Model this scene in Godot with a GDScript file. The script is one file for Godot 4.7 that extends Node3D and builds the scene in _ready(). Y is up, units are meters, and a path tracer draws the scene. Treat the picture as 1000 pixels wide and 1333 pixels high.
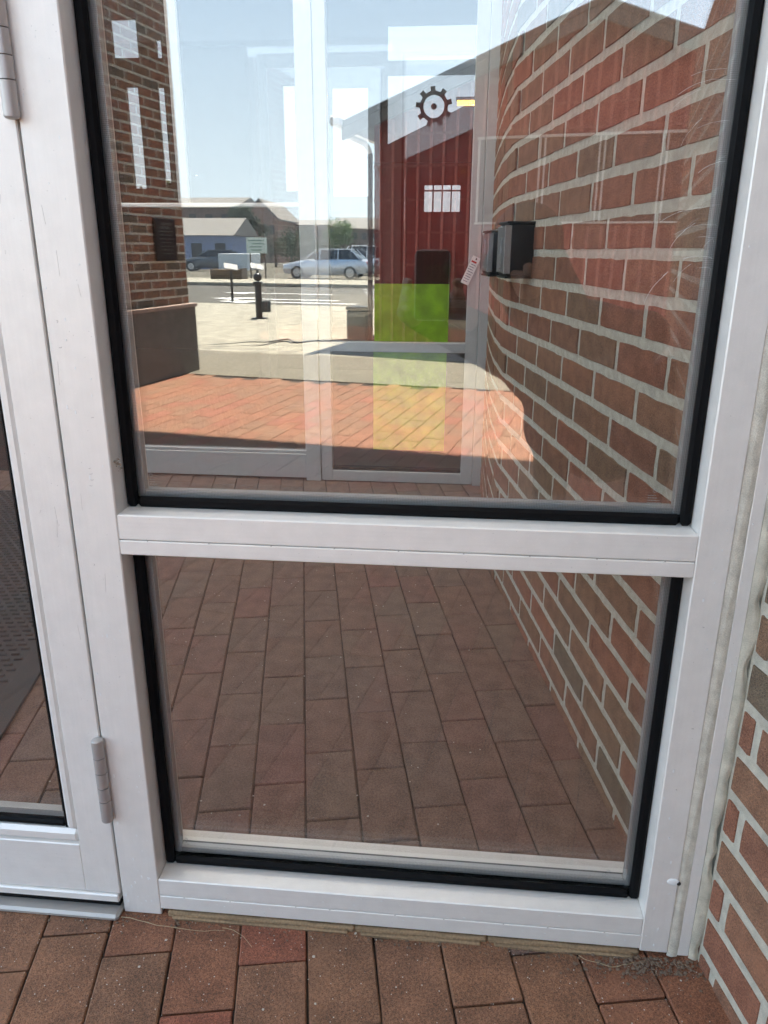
extends Node3D
# A storefront sidelight in a brick entry: the vestibule shows through the glass, the lot behind the photographer is mirrored in it.

var rng := RandomNumberGenerator.new()
var M := {}
var T := {}
const AL := Vector3(0.196, 0, 0.9806)      # along the paving grid
const AC := Vector3(0.9806, 0, -0.196)     # across it
const GO := Vector3(0.0045, 0, 0.0127)

# ------------------------------------------------------------------ helpers
func lin(r: float, g: float, b: float, a := 1.0) -> Color:
	var c := Color(r, g, b).linear_to_srgb()
	c.a = a
	return c

func mat(r: float, g: float, b: float, rough := 0.8, metal := 0.0, tex: Texture2D = null, scale := 1.0, bump: Texture2D = null, bump_cm := 0.1) -> StandardMaterial3D:
	var m := StandardMaterial3D.new()
	m.albedo_color = lin(r, g, b)
	m.roughness = rough
	m.metallic = metal
	if tex or bump:
		m.uv1_triplanar = true
		m.uv1_world_triplanar = true
		m.uv1_scale = Vector3.ONE * scale
	if tex:
		m.albedo_texture = tex
	if bump:
		m.heightmap_enabled = true
		m.heightmap_texture = bump
		m.heightmap_scale = bump_cm
	return m

func used_name(called: String, parent: Node) -> String:
	if not parent.has_node(NodePath(called)):
		return called
	var key := "n_" + called
	var k: int = parent.get_meta(key, 1)
	parent.set_meta(key, k + 1)
	return "%s_%03d" % [called, k]

func put(called: String, mesh: Mesh, m: Material, parent: Node3D = null, xf := Transform3D()) -> MeshInstance3D:
	var o := MeshInstance3D.new()
	var p: Node3D = parent if parent else self
	o.name = used_name(called, p)
	o.mesh = mesh
	o.material_override = m
	o.transform = xf
	p.add_child(o, true)
	return o

func tag(o: Node3D, label: String, category: String, group := "") -> Node3D:
	o.set_meta("label", label)
	o.set_meta("category", category)
	if group:
		o.set_meta("group", group)
	return o

func thing(called: String, label: String, category: String, at := Vector3.ZERO, turn := 0.0, group := "") -> Node3D:
	var o := Node3D.new()
	o.name = used_name(called, self)
	add_child(o, true)
	o.position = at
	o.rotation.y = turn
	return tag(o, label, category, group)

func structure(o: Node3D) -> Node3D:
	o.set_meta("kind", "structure")
	return o

func setting(called: String) -> Node3D:
	var o := Node3D.new()
	o.name = used_name(called, self)
	add_child(o, true)
	return structure(o)

func begin() -> SurfaceTool:
	var st := SurfaceTool.new()
	st.begin(Mesh.PRIMITIVE_TRIANGLES)
	st.set_smooth_group(-1)
	return st

func tri(st: SurfaceTool, a: Vector3, b: Vector3, c: Vector3, inside: Vector3) -> void:
	# clockwise from outside
	var n := (b - a).cross(c - a)
	if n.dot((a + b + c) / 3.0 - inside) > 0.0:
		st.add_vertex(a); st.add_vertex(c); st.add_vertex(b)
	else:
		st.add_vertex(a); st.add_vertex(b); st.add_vertex(c)

func quad(st: SurfaceTool, a: Vector3, b: Vector3, c: Vector3, d: Vector3, inside: Vector3) -> void:
	tri(st, a, b, c, inside)
	tri(st, a, c, d, inside)

func done(st: SurfaceTool) -> ArrayMesh:
	st.generate_normals()
	return st.commit()

func add_box(st: SurfaceTool, c: Vector3, size: Vector3, bev := 0.0, jit := 0.0, basis := Basis()) -> void:
	var h := size / 2.0
	if bev <= 0.0:
		var v: Array[Vector3] = []
		for i in 8:
			v.append(c + basis * Vector3(h.x * (1 if i & 1 else -1), h.y * (1 if i & 2 else -1), h.z * (1 if i & 4 else -1)))
		for f in [[0, 1, 3, 2], [4, 5, 7, 6], [0, 1, 5, 4], [2, 3, 7, 6], [0, 2, 6, 4], [1, 3, 7, 5]]:
			quad(st, v[f[0]], v[f[1]], v[f[2]], v[f[3]], c)
		return
	var e := minf(bev, minf(h.x, minf(h.y, h.z)) * 0.9)
	var p := []
	for i in 8:
		var s := Vector3(1 if i & 1 else -1, 1 if i & 2 else -1, 1 if i & 4 else -1)
		var j := Vector3(rng.randf_range(-jit, jit), rng.randf_range(-jit, jit) * 0.08, rng.randf_range(-jit, jit))
		var row: Array[Vector3] = []
		for k in 3:
			var q := Vector3(h.x, h.y, h.z)
			for l in 3:
				if l != k:
					q[l] -= e
			row.append(c + basis * (Vector3(q.x * s.x, q.y * s.y, q.z * s.z) + j))
		p.append(row)
	var faces := [[0, 2, 6, 4, 0], [1, 3, 7, 5, 0], [0, 1, 5, 4, 1], [2, 3, 7, 6, 1], [0, 1, 3, 2, 2], [4, 5, 7, 6, 2]]
	for f in faces:
		quad(st, p[f[0]][f[4]], p[f[1]][f[4]], p[f[2]][f[4]], p[f[3]][f[4]], c)
	for i in 8:
		for k in 3:
			var o := i | (1 << k)
			if o != i:
				var k1 := (k + 1) % 3
				var k2 := (k + 2) % 3
				quad(st, p[i][k1], p[o][k1], p[o][k2], p[i][k2], c)
		tri(st, p[i][0], p[i][1], p[i][2], c)

func box_mesh(size: Vector3, bev := 0.0, jit := 0.0) -> ArrayMesh:
	var st := begin()
	add_box(st, Vector3.ZERO, size, bev, jit)
	return done(st)

func bx(called: String, lo: Vector3, hi: Vector3, m: Material, parent: Node3D = null, bev := 0.0) -> MeshInstance3D:
	var st := begin()
	add_box(st, (lo + hi) / 2.0, hi - lo, bev)
	return put(called, done(st), m, parent)

func add_tube(st: SurfaceTool, pts: Array, r: float, sides := 6, r2 := -1.0) -> void:
	var rings := []
	for i in pts.size():
		var d: Vector3 = (pts[mini(i + 1, pts.size() - 1)] - pts[maxi(i - 1, 0)]).normalized()
		var a := d.cross(Vector3.UP if absf(d.y) < 0.9 else Vector3.RIGHT).normalized()
		var b := d.cross(a)
		var rr := r if r2 < 0.0 else lerpf(r, r2, float(i) / (pts.size() - 1))
		var ring := []
		for k in sides:
			ring.append(pts[i] + (a * cos(TAU * k / sides) + b * sin(TAU * k / sides)) * rr)
		rings.append(ring)
	for i in pts.size() - 1:
		var mid: Vector3 = (pts[i] + pts[i + 1]) / 2.0
		for k in sides:
			var l := (k + 1) % sides
			quad(st, rings[i][k], rings[i][l], rings[i + 1][l], rings[i + 1][k], mid)
	for k in range(1, sides - 1):
		tri(st, rings[0][0], rings[0][k], rings[0][k + 1], pts[1])
		tri(st, rings[-1][0], rings[-1][k], rings[-1][k + 1], pts[-2])

func tube(called: String, pts: Array, r: float, m: Material, parent: Node3D = null, sides := 8, r2 := -1.0) -> MeshInstance3D:
	var st := begin()
	add_tube(st, pts, r, sides, r2)
	return put(called, done(st), m, parent)

func add_prism(st: SurfaceTool, poly: PackedVector2Array, x: Vector3, y: Vector3, o: Vector3, depth: Vector3) -> void:
	# poly in the plane (x, y) at o, extruded by depth
	var mid := Vector3.ZERO
	for q in poly:
		mid += o + x * q.x + y * q.y
	mid = mid / poly.size() + depth / 2.0
	var idx := Geometry2D.triangulate_polygon(poly)
	for i in range(0, idx.size(), 3):
		var a := o + x * poly[idx[i]].x + y * poly[idx[i]].y
		var b := o + x * poly[idx[i + 1]].x + y * poly[idx[i + 1]].y
		var c := o + x * poly[idx[i + 2]].x + y * poly[idx[i + 2]].y
		tri(st, a, b, c, a + depth)
		tri(st, a + depth, b + depth, c + depth, a)
	var cw := Geometry2D.is_polygon_clockwise(poly)
	for i in poly.size():
		var p := poly[i]
		var q := poly[(i + 1) % poly.size()]
		var e := (q - p).normalized()
		var out2 := Vector2(-e.y, e.x) if cw else Vector2(e.y, -e.x)
		var a := o + x * p.x + y * p.y
		var b := o + x * q.x + y * q.y
		quad(st, a, b, b + depth, a + depth, (a + b + depth) / 2.0 - (x * out2.x + y * out2.y) * 0.01)

func prism(called: String, poly: PackedVector2Array, x: Vector3, y: Vector3, o: Vector3, depth: Vector3, m: Material, parent: Node3D = null) -> MeshInstance3D:
	var st := begin()
	add_prism(st, poly, x, y, o, depth)
	return put(called, done(st), m, parent)

func g(s: float, t: float, y := 0.0) -> Vector3:
	return GO + AL * s + AC * t + Vector3(0, y, 0)

func ground_y(z: float) -> float:
	return -0.013 * clampf(z - 6.0, 0.0, 28.0)

# ------------------------------------------------------------------ textures
func noise(kind: int, freq: float, octaves: int, sd: int) -> FastNoiseLite:
	var n := FastNoiseLite.new()
	n.noise_type = kind
	n.frequency = freq
	n.fractal_type = FastNoiseLite.FRACTAL_FBM if octaves > 1 else FastNoiseLite.FRACTAL_NONE
	n.fractal_octaves = octaves
	n.seed = sd
	return n

func tileable(w: int, h: int, f: Callable) -> ImageTexture:
	var im := Image.create(w, h, false, Image.FORMAT_RGB8)
	for y in h:
		for x in w:
			im.set_pixel(x, y, f.call(x, y))
	return ImageTexture.create_from_image(im)

func seamless(n: FastNoiseLite, w: int, h: int) -> Image:
	return n.get_seamless_image(w, h, false, false, 0.2, true)

func make_textures() -> void:
	var N := 512
	var a := seamless(noise(FastNoiseLite.TYPE_SIMPLEX, 0.012, 4, 1), N, N)
	var b := seamless(noise(FastNoiseLite.TYPE_SIMPLEX, 0.12, 3, 2), N, N)
	var c := seamless(noise(FastNoiseLite.TYPE_CELLULAR, 0.16, 1, 3), N, N)
	var d := seamless(noise(FastNoiseLite.TYPE_SIMPLEX, 0.35, 1, 4), N, N)
	var r := RandomNumberGenerator.new()
	r.seed = 5
	# fired clay: clouds, grain, pits and pale flecks
	T.clay = tileable(N, N, func(x, y):
		var v: float = 0.755 + 0.17 * a.get_pixel(x, y).r + 0.28 * (b.get_pixel(x, y).r - 0.5) + 0.16 * (d.get_pixel(x, y).r - 0.5)
		if d.get_pixel(x, y).r < 0.2:
			v *= 0.72
		var w: float = 0.05 * (b.get_pixel(y, x).r - 0.5)
		if r.randf() < 0.0005:
			return Color(0.98, 0.95, 0.9)
		return Color(clampf(v + w, 0, 1), clampf(v, 0, 1), clampf(v - w, 0, 1)))
	T.clay_height = tileable(N, N, func(x, y):
		var v: float = 0.35 * a.get_pixel(x, y).r + 0.4 * b.get_pixel(x, y).r + 0.35 * d.get_pixel(x, y).r
		if d.get_pixel(x, y).r < 0.22:
			v -= 0.25
		return Color(clampf(v, 0, 1), clampf(v, 0, 1), clampf(v, 0, 1)))
	# sanded mortar
	T.mortar = tileable(N, N, func(x, y):
		var v: float = 0.89 + 0.12 * (b.get_pixel(x, y).r - 0.5) + 0.2 * (d.get_pixel(x, y).r - 0.5) + 0.16 * (a.get_pixel(x, y).r - 0.5)
		return Color(clampf(v, 0, 1), clampf(v * 0.99, 0, 1), clampf(v * 0.97, 0, 1)))
	# drawn aluminium: long streaks along v, scuffs, flecks
	var s := seamless(noise(FastNoiseLite.TYPE_SIMPLEX, 0.09, 3, 7), N, N)
	var metal := func(x, y):
		var st: float = s.get_pixel(x, int(y / 24.0) % N).r
		var v: float = 0.94 + 0.014 * (st - 0.5) + 0.03 * (a.get_pixel(x, y).r - 0.5)
		var k: float = b.get_pixel(x, y).r
		if k > 0.86:
			v += 0.025
		if r.randf() < 0.0005:
			v = 1.0
		if r.randf() < 0.0002:
			v -= 0.3
		return Color(clampf(v, 0, 1), clampf(v * 0.995, 0, 1), clampf(v, 0, 1))
	T.metal = tileable(N, N, metal)
	T.metal_across = tileable(N, N, func(x, y): return metal.call(y, x))
	# exposed aggregate, concrete, asphalt
	T.gravel = tileable(N, N, func(x, y):
		var k: float = c.get_pixel(x, y).r
		var v: float = 0.30 + 0.75 * k + 0.5 * (d.get_pixel(x, y).r - 0.5)
		return Color(clampf(v, 0, 1), clampf(v * 0.97, 0, 1), clampf(v * 0.91, 0, 1)))
	T.concrete = tileable(N, N, func(x, y):
		var v: float = 0.82 + 0.24 * (a.get_pixel(x, y).r - 0.5) + 0.12 * (d.get_pixel(x, y).r - 0.5)
		return Color(clampf(v, 0, 1), clampf(v * 0.98, 0, 1), clampf(v * 0.93, 0, 1)))
	# ridged timber
	T.timber = tileable(256, 256, func(x, y):
		var v: float = 0.75 + 0.35 * (s.get_pixel(int(x / 14.0), y * 2).r - 0.5) + 0.2 * (b.get_pixel(x, y).r - 0.5)
		return Color(clampf(v, 0, 1), clampf(v * 0.97, 0, 1), clampf(v * 0.9, 0, 1)))
	# perforated spacer bar: a row of small dark holes
	T.spacer = tileable(32, 32, func(x, y):
		var u: float = (x % 8) - 3.5
		var w: float = (y % 8) - 3.5
		var v := 0.66 if u * u + w * w < 4.5 else 0.95
		return Color(v, v, v))
	var white := Image.create(4, 4, false, Image.FORMAT_RGB8)
	white.fill(Color.WHITE)
	T.white = ImageTexture.create_from_image(white)

func make_materials() -> void:
	# frames
	M.frame = mat(0.90, 0.88, 0.825, 0.42, 0.2, T.metal, 3.1, T.metal, 0.0025)
	M.frame_across = mat(0.90, 0.88, 0.825, 0.42, 0.2, T.metal_across, 3.1, T.metal_across, 0.0025)
	M.inner = mat(0.53, 0.56, 0.55, 0.42, 0.2, T.metal, 3.1)
	M.reveal = mat(0.42, 0.42, 0.41, 0.5, 0.4, T.metal, 2.0)
	M.steel = mat(0.48, 0.455, 0.43, 0.36, 0.4, T.metal, 4.0)
	M.gasket = mat(0.004, 0.004, 0.0045, 0.5)
	M.gasket.metallic_specular = 0.22
	M.spacer = mat(0.42, 0.42, 0.41, 0.5, 0.5, T.spacer, 120.0)
	M.sealant = mat(0.72, 0.69, 0.62, 0.75, 0.0, T.concrete, 3.0, T.clay_height, 0.05)
	M.sealant_old = mat(0.74, 0.71, 0.63, 0.8, 0.0, T.mortar, 5.0, T.clay_height, 0.06)
	var p := StandardMaterial3D.new()
	p.transparency = BaseMaterial3D.TRANSPARENCY_ALPHA
	p.albedo_color = Color(0.55, 0.65, 0.6, 0.0015)
	p.roughness = 0.0
	M.pane = p
	var coat := StandardMaterial3D.new()
	coat.transparency = BaseMaterial3D.TRANSPARENCY_ALPHA
	coat.albedo_texture = T.white
	coat.albedo_color = Color(0.96, 0.99, 1.0, 0.115)
	coat.metallic = 1.0
	coat.roughness = 0.0
	M.coat = coat
	# clay
	M.brick = []
	for c in [[0.40, 0.172, 0.102], [0.43, 0.172, 0.100], [0.38, 0.182, 0.108], [0.36, 0.190, 0.110], [0.41, 0.205, 0.118], [0.34, 0.195, 0.115], [0.43, 0.195, 0.110], [0.25, 0.180, 0.118]]:
		M.brick.append(mat(c[0], c[1], c[2], 0.88, 0.0, T.clay, 3.1, T.clay_height, 0.34))
	M.paver = []
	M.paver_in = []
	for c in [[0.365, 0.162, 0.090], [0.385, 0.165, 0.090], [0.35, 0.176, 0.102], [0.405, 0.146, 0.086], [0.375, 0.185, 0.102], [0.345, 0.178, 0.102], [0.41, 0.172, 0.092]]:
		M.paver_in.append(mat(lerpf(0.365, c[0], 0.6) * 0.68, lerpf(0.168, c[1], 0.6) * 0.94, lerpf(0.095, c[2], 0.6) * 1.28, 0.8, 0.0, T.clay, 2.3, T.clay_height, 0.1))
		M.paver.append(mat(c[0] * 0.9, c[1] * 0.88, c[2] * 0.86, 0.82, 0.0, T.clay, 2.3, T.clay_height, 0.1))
	M.mortar = mat(0.62, 0.59, 0.51, 0.95, 0.0, T.mortar, 6.0, T.mortar, 0.3)
	M.joint = mat(0.045, 0.036, 0.03, 0.95, 0.0, T.mortar, 9.0)
	M.black = mat(0.012, 0.012, 0.013, 0.35)
	M.rubber = mat(0.040, 0.048, 0.052, 0.55)
	M.rubber.metallic_specular = 0.35
	M.white = mat(0.78, 0.79, 0.78, 0.5)
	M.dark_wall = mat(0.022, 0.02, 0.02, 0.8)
	var tint := StandardMaterial3D.new()
	tint.transparency = BaseMaterial3D.TRANSPARENCY_ALPHA
	tint.albedo_color = Color(0.12, 0.16, 0.16, 0.55)
	tint.roughness = 0.0
	M.tinted = tint
	M.brushed = mat(0.5, 0.5, 0.49, 0.35, 0.8, T.metal, 6.0)
	M.lime = mat(0.32, 0.66, 0.014, 0.3, 0.0, T.concrete, 1.3)
	M.red = mat(0.22, 0.018, 0.016, 0.5)
	M.roof = mat(0.07, 0.068, 0.066, 0.8)
	M.leaf = mat(0.055, 0.095, 0.03, 0.7)
	M.leaf.backlight_enabled = true
	M.leaf.backlight = Color(0.25, 0.35, 0.1)
	M.leaf_dark = mat(0.03, 0.058, 0.02, 0.7)
	M.bark = mat(0.10, 0.075, 0.055, 0.9)
	M.dark_glass = mat(0.02, 0.023, 0.026, 0.06)
	M.far_brick = mat(0.26, 0.17, 0.13, 0.9, 0.0, T.clay, 0.2)

# ------------------------------------------------------------------ brick and paving
func brick_shapes(w: float, h: float, depth: float, count: int) -> Array:
	var out := []
	for n in count:
		var st := begin()
		var hw := w / 2.0
		var hh := h / 2.0
		var o: Array[Vector2] = []
		for q in [[Vector2(-1, -1), Vector2(1, -1), 6], [Vector2(1, -1), Vector2(1, 1), 3], [Vector2(1, 1), Vector2(-1, 1), 6], [Vector2(-1, 1), Vector2(-1, -1), 3]]:
			for i in q[2]:
				var v: Vector2 = q[0].lerp(q[1], (i + (rng.randf_range(-0.3, 0.3) if i else 0.0)) / float(q[2]))
				var inset := 0.0010 if i == 0 else rng.randf_range(-0.0012, 0.0034) * rng.randf()
				o.append(Vector2(v.x * hw, v.y * hh) - Vector2(signf(v.x) if absf(v.x) > 0.99 else 0.0, signf(v.y) if absf(v.y) > 0.99 else 0.0) * inset)
		var front := []
		var ring := []
		for q in o:
			ring.append(Vector3(q.x, q.y, -0.0055))
			front.append(Vector3(q.x - signf(q.x) * 0.0015, q.y - signf(q.y) * 0.0018, rng.randf_range(-0.0004, 0.0006)))
		var mid := Vector3(0, 0, -depth)
		for i in range(1, o.size() - 1):
			tri(st, front[0], front[i], front[i + 1], mid)
		for i in o.size():
			var j := (i + 1) % o.size()
			quad(st, front[i], front[j], ring[j], ring[i], mid)
		out.append(done(st))
	return out

func along_path(path: Array, s: float) -> Array:
	# (point, direction) at arc length s of a list of Vector3 on the ground
	var left := s
	for i in path.size() - 1:
		var d: Vector3 = path[i + 1] - path[i]
		if left <= d.length() or i == path.size() - 2:
			return [path[i] + d.normalized() * left, d.normalized()]
		left -= d.length()
	return [path[0], Vector3.RIGHT]

func path_length(path: Array) -> float:
	var l := 0.0
	for i in path.size() - 1:
		l += (path[i + 1] - path[i]).length()
	return l

# a wall of single bricks along a path; the face looks to the left hand of the walking direction turned by side
func brick_wall(parent: Node3D, path: Array, side: float, first_joint: float, course: float, top: float, phase: float, pitch: float, most: int, tint := 0, far_course := 999.0) -> void:
	var length := path_length(path)
	var joint := 0.0138
	var shapes: Array = brick_shapes(pitch - joint, course - joint, 0.06, 6)
	var rest := begin()
	var rest_n := 0
	var n := 0
	var k := -1
	while true:
		var y0 := first_joint + course * k
		if y0 + course * 0.5 > top:
			break
		var yc := y0 + course / 2.0
		var s := fposmod(phase + (pitch / 2.0 if k % 2 else 0.0), pitch) - pitch
		while s < length:
			var a := maxf(s, 0.0)
			var b := minf(s + pitch, length)
			if b - a > 0.014:
				var q := along_path(path, (a + b) / 2.0)
				var x: Vector3 = q[1]
				var nrm := x.cross(Vector3.UP) * side
				var xx := Vector3.UP.cross(nrm)
				var wob := rng.randf_range(-0.0004, 0.0009)
				var bs := Basis(xx * ((b - a - joint) / (pitch - joint)), Vector3.UP.rotated(nrm, rng.randf_range(-0.006, 0.006)), nrm)
				var xf := Transform3D(bs, Vector3(q[0].x, yc, q[0].z) + nrm * (0.0015 + wob))
				var r := rng.randf()
				var m: Material = M.brick[mini(int(r * 6.7 + tint), 7)] if r < 0.985 else M.brick[7]
				if n < most and yc > -0.03:
					put("brick", shapes[rng.randi() % 6], m, parent, xf)
					n += 1
				else:
					rest.append_from(shapes[rng.randi() % 6], 0, xf)
					rest_n += 1
			s += pitch
		k += 1
	if rest_n:
		put("brick_courses", rest.commit(), M.brick[0], parent).set_meta("kind", "stuff")
	var st := begin()
	for i in path.size() - 1:
		var a: Vector3 = path[i]
		var b: Vector3 = path[i + 1]
		var nrm := (b - a).normalized().cross(Vector3.UP) * side
		var lo := Vector3(0, -0.05, 0)
		var hi := Vector3(0, top, 0)
		quad(st, a + lo, b + lo, b + hi, a + hi, a - nrm)
		quad(st, a + lo - nrm * 0.1, b + lo - nrm * 0.1, b + hi - nrm * 0.1, a + hi - nrm * 0.1, a + nrm)
		quad(st, a + hi, b + hi, b + hi - nrm * 0.1, a + hi - nrm * 0.1, a)
	put("mortar", done(st), M.mortar, parent)

func paving(parent: Node3D, allowed: Callable, s0: float, s1: float, t0: float, t1: float, most: int, eye: Vector3, clay: Array) -> void:
	var W := 0.10165
	var L := 0.2035
	var gap := 0.0032
	var shapes := []
	for i in 6:
		shapes.append(box_mesh(Vector3(W - gap, 0.05, L - gap), 0.0022, 0.0009))
	var spots := []
	for i in range(floori(t0 / W), ceili(t1 / W)):
		var r := RandomNumberGenerator.new()
		r.seed = 977 + i
		var off := (0.5 if i % 2 else 0.0) * L + r.randf_range(-0.035, 0.035)
		for j in range(floori(s0 / L) - 1, ceili(s1 / L) + 1):
			var c := g(j * L + off, (i + 0.5) * W)
			if allowed.call(c):
				spots.append([c.distance_to(eye), c])
	spots.sort_custom(func(p, q): return p[0] < q[0])
	var rest := {}
	var turn := Basis(AC, Vector3.UP, AL)
	for k in spots.size():
		var c: Vector3 = spots[k][1]
		var tilt := turn * Basis.from_euler(Vector3(rng.randf_range(-0.006, 0.006), rng.randf_range(-0.006, 0.006), rng.randf_range(-0.008, 0.008)))
		var xf := Transform3D(tilt, c + Vector3(0, -0.025 + rng.randf_range(-0.0012, 0.0012), 0))
		var m: int = rng.randi() % clay.size()
		if k < most:
			put("paver", shapes[rng.randi() % 6], clay[m], parent, xf)
		else:
			if not rest.has(m):
				rest[m] = begin()
			rest[m].append_from(shapes[rng.randi() % 6], 0, xf)
	var joined := ArrayMesh.new()
	for m in rest:
		joined = rest[m].commit(joined)
		joined.surface_set_material(joined.get_surface_count() - 1, clay[m])
	if joined.get_surface_count():
		var o := put("far_pavers", joined, null, parent)
		o.set_meta("kind", "stuff")

# ------------------------------------------------------------------ glazing
func glazing(called: String, parent: Node3D, x0: float, x1: float, y0: float, y1: float) -> void:
	# an insulating unit in its black gasket, front of the frame at z = 0
	var w: Node3D = Node3D.new()
	w.name = used_name(called, parent)
	parent.add_child(w, true)
	w.position.z = -0.012
	var gk := 0.015
	for q in [[Vector3(x0, y0, -0.031), Vector3(x0 + gk, y1, -0.021)], [Vector3(x1 - gk, y0, -0.031), Vector3(x1, y1, -0.021)], [Vector3(x0 + gk, y0, -0.031), Vector3(x1 - gk, y0 + gk, -0.0212)], [Vector3(x0 + gk, y1 - gk, -0.031), Vector3(x1 - gk, y1, -0.0212)]]:
		bx("gasket", q[0], q[1], M.gasket, w, 0.004)
	for q in [[Vector3(x0, y0, -0.0295), Vector3(x0 + 0.018, y1, -0.0285)]]:
		pass
	bx("outer_pane", Vector3(x0 + 0.003, y0 + 0.003, -0.037), Vector3(x1 - 0.003, y1 - 0.003, -0.0313), M.pane, w)
	var st := begin()
	quad(st, Vector3(x0 + 0.003, y0 + 0.003, -0.0375), Vector3(x1 - 0.003, y0 + 0.003, -0.0375), Vector3(x1 - 0.003, y1 - 0.003, -0.0375), Vector3(x0 + 0.003, y1 - 0.003, -0.0375), Vector3(0, 0, -1))
	put("coating", done(st), M.coat, w)
	var a := 0.010
	var b := 0.021
	for q in [[Vector3(x0 + a, y0 + a, -0.051), Vector3(x0 + b, y1 - a, -0.0385)], [Vector3(x1 - b, y0 + a, -0.051), Vector3(x1 - a, y1 - a, -0.0385)], [Vector3(x0 + b, y0 + a, -0.051), Vector3(x1 - b, y0 + b, -0.0386)], [Vector3(x0 + b, y1 - b, -0.051), Vector3(x1 - b, y1 - a, -0.0386)]]:
		bx("spacer_bar", q[0], q[1], M.spacer, w, 0.001)
	for q in [[Vector3(x0 + 0.001, y0, -0.0505), Vector3(x0 + a - 0.0005, y1, -0.039)], [Vector3(x1 - a + 0.0005, y0, -0.0505), Vector3(x1 - 0.001, y1, -0.039)], [Vector3(x0 + a, y0 + 0.001, -0.0505), Vector3(x1 - a, y0 + a - 0.0005, -0.039)]]:
		bx("edge_seal", q[0], q[1], M.gasket, w)
	bx("inner_pane", Vector3(x0 + 0.003, y0 + 0.003, -0.0572), Vector3(x1 - 0.003, y1 - 0.003, -0.0515), M.pane, w)
	for q in [[Vector3(x0, y0, -0.066), Vector3(x0 + 0.012, y1, -0.0575)], [Vector3(x1 - 0.012, y0, -0.066), Vector3(x1, y1, -0.0575)], [Vector3(x0 + 0.012, y0, -0.066), Vector3(x1 - 0.012, y0 + 0.012, -0.0575)]]:
		bx("inner_gasket", q[0], q[1], M.gasket, w, 0.003)
	# the maker's etched stamp in each bottom corner: a ring over rows of tiny strokes
	for sx in [x0 + 0.026, x1 - 0.056]:
		var e := begin()
		for row in 6:
			var wd := 0.009 + 0.0024 * row
			var k := 0.0
			while k < wd:
				var l := rng.randf_range(0.0012, 0.003)
				add_box(e, Vector3(sx + k + l / 2, y0 + 0.037 - row * 0.0032, -0.0309), Vector3(l, 0.0007, 0.0003))
				k += l + 0.0009
		var ring := []
		for k in 13:
			ring.append(Vector3(sx + 0.008 + 0.0022 * cos(TAU * k / 12), y0 + 0.0430 + 0.0020 * sin(TAU * k / 12), -0.0309))
		add_tube(e, ring, 0.0003, 4)
		put("etched_stamp", done(e), M.spacer, w)

func hinge(parent: Node3D, y0: float, x: float) -> void:
	var h: Node3D = Node3D.new()
	h.name = used_name("hinge", parent)
	parent.add_child(h, true)
	var parts := [0.0, 0.036, 0.060, 0.086, 0.112, 0.140]
	for i in 5:
		var c := CylinderMesh.new()
		c.top_radius = 0.0088
		c.bottom_radius = 0.0088
		c.height = parts[i + 1] - parts[i] - 0.0012
		c.radial_segments = 20
		c.rings = 1
		put("knuckle", c, M.steel, h, Transform3D(Basis(), Vector3(x, y0 + (parts[i] + parts[i + 1]) / 2.0, 0.0075)))
	var cap := SphereMesh.new()
	cap.radius = 0.0084
	cap.height = 0.006
	put("pin_cap", cap, M.steel, h, Transform3D(Basis(), Vector3(x, y0 + 0.140, 0.0075)))
	put("pin_cap", cap, M.steel, h, Transform3D(Basis(), Vector3(x, y0, 0.0075)))


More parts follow.
